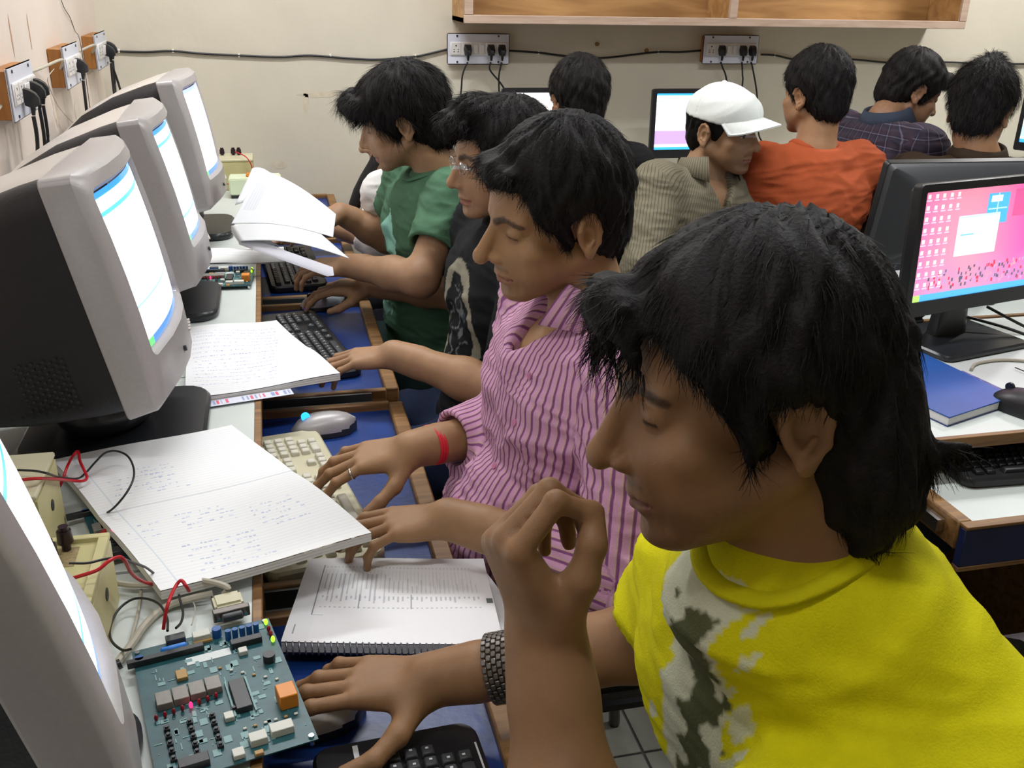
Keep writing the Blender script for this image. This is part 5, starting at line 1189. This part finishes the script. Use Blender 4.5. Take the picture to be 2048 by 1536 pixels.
# ---- shirt patterns (printed cloth)
def base_col(c): return lambda n: np.tile(np.array(c), (n, 1))
def paint_yellow(Lc, N, uv, V):
    C = np.tile(np.array(srgb(212, 206, 10)), (len(V), 1)); x, y, z = Lc.T; front = (y > .02) & (N[:, 1] > -.2)
    q = noise3(np.stack([x * 1.6 + z * .7, z * .8, 0 * z], 1), 95, 31); q2 = noise3(np.stack([x + z, z - x, 0 * z], 1), 105, 32); cx = .045 + .03 * np.sin(z * 9)
    band = np.exp(-((x - cx) / .062) ** 2) * (z > .03) * (z < .60)
    m = front & (band + .35 * q > .56); C[m] = srgb(205, 208, 180); m2 = front & (np.exp(-((x - cx + .01) / .045) ** 2) + .38 * q2 > .80) & (z > .02) & (z < .58); C[m2] = srgb(88, 92, 62); return C
def paint_skull(Lc, N, uv, V):
    C = np.tile(np.array([.010, .011, .013]), (len(V), 1)); x, y, z = Lc.T; front = (y > .0) & (N[:, 1] > 0)
    u_, w_ = (x + .010) / .085, (z - .255) / .135; r = np.sqrt(u_ ** 2 + w_ ** 2); q = noise3(Lc, 70, 41)
    m = front & (np.abs(r - 1 + .05 * q) < .13 + .05 * q) & (q > -.75); C[m] = srgb(150, 146, 128)
    s = front & (r < .72) & (np.abs(noise3(np.stack([x, z, 0 * z], 1), 60, 43)) < .10); C[s] = srgb(112, 116, 116)
    e = front & (r < .8) & (q > .75); C[e] = srgb(60, 68, 76); return C
def paint_green(Lc, N, uv, V):
    C = np.tile(np.array(srgb(76, 112, 86)), (len(V), 1)); C *= (1 + .12 * noise3(Lc, 30, 51))[:, None]; x, y, z = Lc.T; front = (y > .02) & (N[:, 1] > -.1)
    m = front & (np.abs(x - .02) < .05 + .02 * np.sin(z * 60)) & (np.abs(z - .34) < .065 + .02 * np.sin(x * 90)); C[m] = srgb(150, 208, 190)
    m = front & (np.abs(x - .01) < .035) & (np.abs(z - .16) < .018 + .01 * np.sin(x * 120)); C[m] = srgb(150, 208, 190); return C
attrmat = lambda n: (lambda: mat(n, (.5, .5, .5), .85, attr='Col', noise=.06, nscale=60, bump=.25, bscale=500, spec=.2))
solid = lambda n, c: (lambda: cloth_mat(n, c))
pinkm = lambda: stripe_mat('pink_striped_cotton', [(0, srgb(208, 158, 190)), (.34, srgb(206, 156, 190)), (.42, srgb(134, 80, 130)), (.62, srgb(132, 78, 126)), (.72, srgb(204, 172, 152)), (.88, srgb(208, 158, 190))], .0125)
olivem = lambda: stripe_mat('olive_striped_cotton', [(0, srgb(128, 120, 100)), (.35, srgb(122, 115, 96)), (.5, srgb(72, 74, 64)), (.65, srgb(120, 114, 95)), (1, srgb(128, 120, 100))], .0075)
plaidm = lambda: stripe_mat('dark_plaid_cotton', [(0, srgb(56, 52, 66)), (.42, srgb(40, 38, 50)), (.48, srgb(130, 124, 146)), (.54, srgb(40, 38, 50)), (.8, srgb(66, 48, 58)), (1, srgb(56, 52, 66))], .036, True)

# 1 -- the person in yellow, nearest
hf_ = dict(head=(.338, .618, 1.218), face=(80, 8, 8), vox=.0022, voxa=.0028, label='young man in a yellow printed T-shirt raising his fist to his mouth, nearest the camera',
  skin=(.285, .152, .072), neck=(.388, .600, 1.112), pelvis=(.545, .60, .52), shL=(.495, .435, .955), shR=(.405, .765, .940), elL=(0.168, 0.455, 0.890), wrL=(0.175, 0.579, 1.041), elR=(.365, .835, .815), wrR=(.140, .912, .738),
  handL=Hd(1, (-.42, .12, 1), (-.95, -.25, -.3), [(66, 72, 35), (72, 78, 38), (76, 80, 40), (78, 82, 42)], spread=(2, 0, -2, -4), thumb=((.020, .022, -.012), (.036, .048, -.032), (.036, .068, -.050), (.026, .084, -.064)), sc=1.0),
  handR=Hd(-1, (-1, .20, -.02), (0, -.1, 1), [(4, 18, 12), (6, 22, 14), (10, 26, 16), (14, 30, 18)], spread=(8, 1, -6, -16), thumb=((.022, .018, -.010), (.062, .038, -.018), (.090, .062, -.024), (.102, .092, -.028)), sc=1.04),
  girth=1.02, stubble=.45, jaw=1.05, nose=1.03, brow=.95, lip=(.22, .09, .075),
  hair=dict(t=.020, top=.026, back=.012, line=.068, bottom=-.140, nape=1, napeh=.095, ears=1, n=16000, len=.028, lift=.10, curl=.3, clump=.006, wid=.0007, comb=(0, -.15, -1),
    lumps=[((0, -.075, -.035), (.066, .050, .100)), ((0, -.098, -.075), (.050, .026, .050)), ((.05, -.05, -.06), (.03, .04, .07)), ((-.05, -.068, -.060), (.03, .032, .065))],
    after=[((.0, .098, .080), (.050, .020, .018)), ((-.076, .030, .046), (.012, .022, .022)), ((-.078, -.004, .028), (.014, .034, .022))],
    locks=[((.0, .108, .075), (.010, .114, .030), .009, .002), ((.028, .104, .075), (.034, .106, .030), .009, .002), ((-.012, .106, .075), (-.026, .102, .026), .010, .002), ((-.034, .100, .070), (-.046, .088, .030), .008, .002), ((-.080, .022, .015), (-.076, .022, -.030), .008, .004), ((-.030, -.115, -.065), (-.040, -.145, -.055), .014, .004), ((.0, -.115, -.075), (0, -.148, -.075), .014, .004)]),
  cloth=[top(attrmat('yellow_jersey'), .62, .60, .016, neck_r=.066, neck_tilt=.55, neck_drop=-.014, wr_amp=.006, paint=paint_yellow, band=solid('yellow_rib', srgb(206, 200, 12)), loose=.02), trousers((.03, .035, .05))])
legs(hf_); r1, hm1 = person(hf_)
off1 = np.array(r1.location)
# steel watch round the right forearm
wc_ = A(*hf_['wrR']) * .66 + A(*hf_['elR']) * .34; axw = A(*hf_['elR']) - A(*hf_['wrR']); axw /= np.linalg.norm(axw)
wt = empty('wristwatch', tuple(wc_ - off1)); wt.parent = r1; e1 = np.cross(axw, A(0, 0, 1)); e1 /= np.linalg.norm(e1); e2 = np.cross(axw, e1)
lm = MB().box((0, 0, 0), (.0056, .0068, .003), .0008).mesh(40)
for i in range(30):
    a = 2 * pi * i / 30; e = e1 * cos(a) + e2 * sin(a)
    for j in range(5):
        a2 = a + (pi / 30 if j % 2 else 0); e = e1 * cos(a2) + e2 * sin(a2); q = e * .0395 + axw * (j - 2) * .0060; t_ = np.cross(axw, e)
        o = link('link', lm, M_gunmetal if j % 2 else M_gun2, wt); o.matrix_local = Matrix([[axw[0], t_[0], e[0], q[0]], [axw[1], t_[1], e[1], q[1]], [axw[2], t_[2], e[2], q[2]], [0, 0, 0, 1]])

# 2 -- pink striped shirt
hp_ = dict(head=(.392, 1.345, 1.185), face=(98, 9, -6), vox=.0026, voxa=.0026, label='young man in a pink and purple striped shirt typing with both hands',
  skin=(.35, .195, .095), neck=(.452, 1.345, 1.035), pelvis=(.415, 1.37, .52), shL=(.475, 1.165, .985), shR=(.435, 1.525, .985), elL=(.430, 1.065, .745), wrL=(.215, 1.220, .768), elR=(.395, 1.525, .760), wrR=(.190, 1.435, .778),
  handL=Hd(1, (-1, .22, -.10), (0, -.1, 1), [(14, 26, 18), (10, 30, 20), (14, 34, 22), (20, 36, 22)], thumb=((.022, .018, -.012), (.050, .046, -.024), (.060, .076, -.032), (.056, .102, -.040))),
  handR=Hd(-1, (-1, .06, -.12), (0, -.2, 1), [(18, 26, 14), (16, 24, 14), (12, 30, 20), (14, 34, 22)], spread=(12, 3, -5, -12), thumb=((.022, .018, -.012), (.056, .040, -.026), (.078, .066, -.034), (.090, .088, -.040))),
  stubble=.5, jaw=.96, nose=1.06, brow=1.,
  hair=dict(t=.018, top=.034, line=.070, bottom=-.075, n=13000, len=.028, lift=.20, curl=.45, clump=.006, wid=.0007, earcut=1.18, after=[((-.070, .035, .036), (.014, .026, .026)), ((0, .085, .084), (.055, .024, .018))]),
  cloth=[top(pinkm, 1.62, 1.66, .018, neck_r=.066, wr_amp=.007, vneck=.040, loose=.055, hem=.12, vox=.0048), collar(pinkm, r=.068, h=.034, flare=.030, open_=30, point=.030), trousers((.012, .012, .016))])
legs(hp_); r2, hm2 = person(hp_); off2 = np.array(r2.location)
d_ = A(*hp_['elR']) - A(*hp_['wrR']); d_ /= np.linalg.norm(d_)
for k_ in range(3): ringband(r2, off2, 'wristband', A(*hp_['wrR']) + d_ * (.034 + .0048 * k_), d_, .0350, .0026, .0022, mat('red_thread', srgb(214, 30, 50), .6), .92)
fr_ = hp_['handR']['frame']; pr_ = tf(fr_, [-.030, .104, -.006]); ringband(r2, off2, 'ring', pr_, fr_[:3, 1] * .9 - fr_[:3, 2] * .3, .0098, .0018, .0008, M_chrome, 1., fr_[:3, 0])
from mathutils.bvhtree import BVHTree
def on_cloth(root, u, v):
    best = None; ro = Vector([float(c) for c in EYE]) - root.location; rd = Vector([float(c) for c in ray(u, v)]).normalized()
    for ch in root.children:
        if ch.type == 'MESH' and ch.name.split('.')[0] in ('t_shirt', 'collar'):
            t_ = BVHTree.FromPolygons([q.co for q in ch.data.vertices], [q.vertices[:] for q in ch.data.polygons]); h = t_.ray_cast(ro, rd)
            if h[0] is not None and (best is None or h[3] < best[2]): best = (h[0], h[1], h[3])
    return best
for q_ in ((1030, 845), (990, 932), (912, 1000), (1060, 752)):
    h_ = on_cloth(r2, *q_)
    if h_: MB().cyl(h_[0], h_[0] + h_[1] * .0022, .0055, n=14).o('button', mat('pink_button', srgb(196, 120, 160), .35), r2)
# glasses wearer ---------------------------------------------------
hg_ = dict(head=(.465, 2.010, 1.150), face=(98, 5, -2), vox=.0034, voxa=.0032, label='young man with glasses in a black T-shirt with a pale ring print',
  skin=(.38, .215, .115), neck=(.515, 2.015, 1.010), pelvis=(.455, 2.02, .52), shL=(.510, 1.840, .955), shR=(.470, 2.190, .965), elL=(.415, 1.700, .745), wrL=(.215, 1.870, .778), elR=(.430, 2.290, .765), wrR=(0.218, 2.454, .752),
  handL=Hd(1, (-1, .30, -.12), (0, -.1, 1), [(16, 26, 14), (14, 28, 16), (14, 30, 18), (18, 34, 18)]),
  handR=Hd(-1, (-.97, .22, -.10), (-.1, -.15, 1), [(10, 26, 14), (12, 26, 16), (16, 30, 16), (18, 34, 18)], spread=(10, 2, -5, -12), thumb=((.022, .018, -.010), (.052, .044, -.020), (.066, .074, -.030), (.066, .100, -.036)), nails={0: srgb(96, 70, 200)}),
  stubble=.3, eye=.006, gaze=0, brow=1., mouth=.002,
  hair=dict(t=.022, top=.020, back=.016, line=.066, bottom=-.07, n=13000, len=.032, lift=.34, curl=.8, clump=.008, wid=.0009, lumps=[((0, .055, .105), (.055, .050, .030))], after=[((0, .100, .082), (.058, .034, .028))]),
  cloth=[top(attrmat('black_jersey'), .72, .70, .015, neck_r=.066, wr_amp=.005, paint=paint_skull, band=solid('black_rib', (.012, .012, .014))), trousers((.02, .03, .07))])
legs(hg_); r3, hm3 = person(hg_); off3 = np.array(r3.location)
gl = empty('glasses', (0, 0, 0)); gl.parent = r3
def gp(x, y, z): return tf(hm3, [x, y, z]) - off3
for s in (-1, 1):
    MB().tube([gp(s * (.031 + .019 * cos(a)), .1035 - .004 * abs(cos(a)), -.004 + .0135 * sin(a)) for a in np.linspace(0, 2 * pi, 17)], .0009, 6, 1).o('rim', M_chrome, gl)
    MB().loft([[gp(s * (.031 + .0185 * cos(a)), .1035 - .004 * abs(cos(a)) + d_, -.004 + .013 * sin(a)) for a in np.linspace(0, 2 * pi, 17)[:-1]] for d_ in (0, .001)]).o('lens', mat('lens_glass', (.9, .95, .95), .05, spec=.6), gl)
    MB().tube([gp(s * .050, .099, -.002), gp(s * .062, .085, .0), gp(s * .078, .02, .0), gp(s * .080, -.01, -.004)], .0010, 6, 3).o('temple', M_chrome, gl)
MB().tube([gp(-.012, .104, -.002), gp(0, .110, .002), gp(.012, .104, -.002)], .0009, 6, 3).o('bridge', M_chrome, gl)
lg = MATS['lens_glass'].node_tree.nodes['Principled BSDF']; lg.inputs['Transmission Weight'].default_value = 1; lg.inputs['IOR'].default_value = 1.05
d_ = A(*hg_['elR']) - A(*hg_['wrR']); d_ /= np.linalg.norm(d_); ringband(r3, off3, 'wrist_thread', A(*hg_['wrR']) + d_ * .012, d_, .0318, .0012, .0012, mat('brown_thread', (.15, .04, .02), .8), .9)

# 4 -- green shirt
hn_ = dict(head=(.318, 2.500, 1.168), face=(75, 17, -6), vox=.0034, voxa=.0034, label='smiling young man in a green T-shirt reading a white booklet', 
  skin=(.37, .21, .115), neck=(.415, 2.500, 1.035), pelvis=(.42, 2.53, .52), shL=(.420, 2.330, .990), shR=(.365, 2.675, .985), elL=(.318, 2.205, .835), wrL=(.170, 2.420, .815), elR=(.300, 2.745, .800), wrR=(.175, 2.740, .875),
  handL=Hd(1, (-1, .45, -.10), (.05, -.3, 1), [(20, 30, 20)] * 4, thumb=((.022, .018, -.010), (.044, .050, -.026), (.046, .076, -.040), (.036, .098, -.046))),
  handR=Hd(-1, (-1, -.25, .15), (.2, .2, 1), [(30, 40, 25), (36, 44, 25), (40, 48, 25), (42, 50, 25)], thumb=((.022, .018, -.012), (.044, .048, -.030), (.048, .074, -.046), (.036, .094, -.056))),
  stubble=.5, mouth=.0035, brow=1., jaw=1.04, girth=1.02, eye=.002,
  hair=dict(t=.026, top=.032, back=.034, line=.056, bottom=-.105, n=12000, len=.045, lift=.20, curl=.5, clump=.008, wid=.0008, napeh=.085, lumps=[((0, -.095, -.050), (.05, .04, .05))], after=[((0, .105, .070), (.062, .032, .030)), ((-.055, .085, .055), (.022, .03, .03))],
    locks=[((0, -.130, -.070), (0, -.165, -.065), .018, .004), ((-.03, -.125, -.075), (-.035, -.155, -.08), .014, .004)]),
  cloth=[top(attrmat('green_jersey'), .62, .60, .015, neck_r=.070, wr_amp=.007, paint=paint_green, band=solid('green_rib', srgb(72, 106, 82)), loose=.005), trousers((.015, .03, .03))])
legs(hn_); r4, hm4 = person(hn_)
# 5 -- white top with long hair, mostly hidden behind the green shirt
hw_ = dict(head=(.358, 2.915, 1.085), face=(92, 12, 0), vox=.0045, voxa=.0045, label='person in a white top with long dark hair, half hidden behind the green shirt', 
  skin=(.42, .25, .15), neck=(.375, 2.910, .965), pelvis=(.45, 2.90, .50), shL=(.305, 2.775, .915), shR=(.375, 3.055, .925), elL=(.330, 2.830, .735), wrL=(.165, 2.960, .790), elR=(.300, 3.10, .735), wrR=(.08, 3.10, .760),
  handL=Hd(1, (-1, .1, .02), (0, -.3, 1)), handR=Hd(-1, (-1, 0, -.1), (0, 0, 1)), stubble=0, moustache=0, jaw=.92, brow=.7, armr=.82, girth=.86,
  hair=dict(t=.012, line=.060, bottom=-.30, ears=0, n=6000, len=.05, lift=.03, curl=.15, clump=.003, napeh=.10, lumps=[((-.05, -.02, -.10), (.035, .05, .14)), ((-.055, .04, -.17), (.028, .035, .10)), ((.05, -.03, -.10), (.035, .05, .14))]),
  cloth=[top(solid('white_knit', srgb(226, 224, 222)), 1.55, 1.55, .012, neck_r=.066, wr_amp=.006), trousers((.02, .02, .03))])
legs(hw_); r5, hm5 = person(hw_); off5 = np.array(r5.location)
MB().loft([[at(u + w_ * cos(a), v, 2.80) + np.array([0, w_ * .0012 * sin(a), 0]) - off5 for a in np.linspace(0, 2 * pi, 9)[:-1]] for u, v, w_ in ((757, 300, 8), (748, 325, 12), (735, 350, 14), (722, 378, 15), (712, 405, 14), (706, 425, 9), (703, 438, 2))]).o('long_lock', M_hair, r5, smooth=60)

# ---- people at the back desk
def back_person(label, head, face, neck, w_, cloth, hairk, skin=(.36, .19, .10), yaw=0, **k):
    n = A(*neck); c, s = cos(RAD(yaw)), sin(RAD(yaw)); f = A(-s, c, 0); r = A(c, s, 0)
    P = dict(head=head, face=face, vox=.0036, voxa=.006, label=label, skin=skin, neck=neck, pelvis=tuple(n - f * .10 - [0, 0, n[2] - .52]), shL=tuple(n - r * w_ - [0, 0, .075]), shR=tuple(n + r * w_ - [0, 0, .075]),
      elL=tuple(n - r * (w_ + .06) + f * .10 - [0, 0, .29]), elR=tuple(n + r * (w_ + .06) + f * .10 - [0, 0, .29]), wrL=tuple(n - r * .14 + f * .31 - [0, 0, n[2] - .775]), wrR=tuple(n + r * .14 + f * .31 - [0, 0, n[2] - .775]),
      handL=Hd(1, tuple(f - [0, 0, .1]), (0, 0, 1)), handR=Hd(-1, tuple(f - [0, 0, .1]), (0, 0, 1)), cloth=cloth + [trousers((.02, .02, .03))], hair=hairk)
    P.update(k); legs(P, (f[0], f[1])); return person(P)
short = dict(t=.014, top=.022, back=.014, bottom=-.085, n=8000, len=.024, lift=.45, curl=.6, clump=.006, wid=.0008)
back_person('person in a black top over a white collar, seen from behind', (.929, 2.985, 1.150), (2, 4, 0), (.935, 2.950, 1.020), .165,
  [top(solid('black_cotton', (.008, .008, .009)), 1.6, 1.6, .016, neck_r=.064, wr_amp=.004), collar(solid('white_collar_cotton', srgb(210, 212, 216)), r=.064, h=.026, flare=.016, open_=40, point=.01)], dict(short, t=.017, top=.03))
back_person('young man in an orange T-shirt, seen from behind', (1.590, 2.730, 1.195), (14, 3, 0), (1.588, 2.690, 1.055), .158,
  [top(solid('orange_jersey', srgb(172, 82, 46)), .8, .8, .016, neck_r=.066, wr_amp=.006, band=solid('orange_rib', srgb(168, 78, 44)), loose=.01)], dict(short, t=.016, top=.030), skin=(.34, .18, .09))
rb, hmb = back_person('man in a dark brown shirt with spiky hair, seen from behind at the right', (2.035, 2.560, 1.165), (-50, 10, 0), (2.030, 2.520, 1.035), .185,
  [top(solid('brown_cotton', srgb(52, 38, 26)), 1.6, 1.6, .016, neck_r=.068, wr_amp=.006), collar(solid('brown_cotton_collar', srgb(50, 38, 26)), r=.066, h=.036, flare=.022, open_=25, point=.02)], dict(short, t=.018, top=.036, n=9000, len=.034, lift=.75, clump=.006, lumps=[((0, .03, .135), (.035, .045, .030))]), yaw=-18)
# plaid shirt, hand at the chin
hq = headM((2.095, 2.995, 1.175), -93, 20); ch_ = tf(hq, [0, .100, -.128])
rp, hmp = back_person('man in a dark plaid shirt resting his chin on his hand', (2.095, 2.995, 1.175), (-93, 20, 0), (2.000, 2.970, 1.085), .180,
  [top(plaidm, 1.7, 1.7, .018, neck_r=.064, wr_amp=.005), collar(solid('blue_grey_collar', srgb(58, 66, 82)), r=.066, h=.036, flare=.026, open_=30, point=.02)], dict(short, t=.020, top=.028, bottom=-.055, line=.055, len=.03, lift=.12, after=[((.0, .098, .068), (.058, .03, .03))]),
  skin=(.30, .16, .09), yaw=-80, elR=(2.060, 2.830, .800), wrR=(2.165, 2.945, .960), handR=Hd(-1, tuple(ch_ + A(.01, 0, -.02) - A(2.165, 2.945, .960)), (1, -.3, .3), [(50, 60, 30)] * 4), voxa=.004)
# white cap
hc_ = dict(head=(1.268, 2.665, 1.105), face=(-143, 2, 2), vox=.0030, voxa=.004, label='young man in a white baseball cap and an olive striped shirt looking to the right', skin=(.37, .21, .115),
  neck=(1.235, 2.690, .990), pelvis=(1.19, 2.76, .50), shR=(1.075, 2.655, .935), shL=(1.405, 2.760, .935), elR=(1.000, 2.500, .740), wrR=(1.140, 2.380, .640), elL=(1.470, 2.620, .72), wrL=(1.38, 2.42, .66),
  handR=Hd(-1, (.6, -.6, -.3), (0, 0, 1)), handL=Hd(1, (-.6, -.6, -.3), (0, 0, 1)), stubble=.6, eye=.004, brow=1.,
  hair=dict(t=.006, top=.004, bottom=-.05, n=2500, len=.012, lift=.1, line=.05),
  cloth=[top(olivem, 1.35, 1.3, .018, neck_r=.064, wr_amp=.006, vneck=.05), collar(olivem, r=.066, h=.034, flare=.032, open_=38, point=.034), trousers((.02, .025, .04))])
legs(hc_, (.45, -.89), knee=.30); r7, hm7 = person(hc_); off7 = np.array(r7.location)
cp = empty('baseball_cap', (0, 0, 0)); cp.parent = r7; M_cap_w = cloth_mat('white_canvas', srgb(222, 226, 222), noise=.03)
v = Vol(np.array(hc_['head']) - .2, np.array(hc_['head']) + .2, .0034); v.frame(hm7); v.ell((0, -.008, .030), (.087, .108, .098), .01); v.ell((0, .04, .050), (.076, .072, .056), .02); v.half((0, 0, .030), (0, -.10, -1)); v.ell((0, -.008, .030), (.081, .102, .092), 0, 'cut'); v.frame(None); V, F = v.surf(); N_ = vnormals(V, F)
L_ = tf(inv(hm7), V); az = np.arctan2(L_[:, 0], L_[:, 1]); V = V + N_ * (.0022 * (1 - 2 * np.abs(noise3(L_ * [1, 1, 2.5], 30, 71))) - .0016 * np.exp(-(np.sin(az * 3) / .06) ** 2))[:, None]
link('crown', quick(V - off7, F, True), M_cap_w, cp)
b_ = tf(hm7, [0, -.010, .129]) - off7; MB().sph(tuple(b_), (.008, .008, .005)).o('top_button', M_cap_w, cp)
R0, R1 = [], []
def brim(t, s_):   # t across, s outwards
    x = .084 * sin(t); y0 = .004 + .098 * cos(t * .95); y = y0 + s_ * .072 * cos(t * .95) ** .6 ; z = .036 + .010 * cos(t) - s_ * .012 - .026 * (abs(sin(t)) ** 2.4) * (s_ * .9 + .1); return x * (1 + .05 * s_), y, z
ts = np.linspace(-1.35, 1.35, 33); ss = np.linspace(0, 1, 9); G = np.array([[tf(hm7, brim(t, s_)) - off7 for s_ in ss] for t in ts]); up_ = hm7[:3, 2] * .0028
VV = np.concatenate([G.reshape(-1, 3), (G - up_).reshape(-1, 3)]); i = np.arange(33 * 9).reshape(33, 9); Fq = np.stack([i[:-1, :-1], i[1:, :-1], i[1:, 1:], i[:-1, 1:]], -1).reshape(-1, 4); n0 = 33 * 9
bd_ = np.concatenate([i[0], i[1:, -1], i[-1, -2::-1], i[-2:0:-1, 0]]); sd_ = np.stack([bd_, np.roll(bd_, -1), np.roll(bd_, -1) + n0, bd_ + n0], 1)
link('brim', quick(VV, np.concatenate([Fq[:, ::-1], Fq + n0, sd_]), True), M_cap_w, cp)
# chairs under everyone
def seat(P, rz, lab, back=.17):
    p = P['pelvis']; c, s = cos(rz), sin(rz); chair((p[0] - s * 0, p[1], 0), rz, lab)
seat(hf_, -pi / 2, 'black chair under the person in yellow'); seat(hp_, -pi / 2, 'black chair of the person in the pink striped shirt'); seat(hg_, -pi / 2, 'black chair of the person with glasses'); seat(hn_, -pi / 2, 'black chair of the person in green'); seat(hw_, -pi / 2, 'black chair of the person in white')
for x, y, rz, l in ((.935, 2.85, pi, 'black chair of the person in black'), (1.588, 2.59, pi, 'black chair of the person in orange'), (1.95, 2.43, pi - .3, 'black chair of the man in brown'), (1.90, 2.96, pi - 1.4, 'black chair of the man in plaid'), (1.19, 2.76, .46, 'black chair of the young man in the white cap')): chair((x, y, 0), rz, l)
print('total %.1fs' % (time.time() - T0))
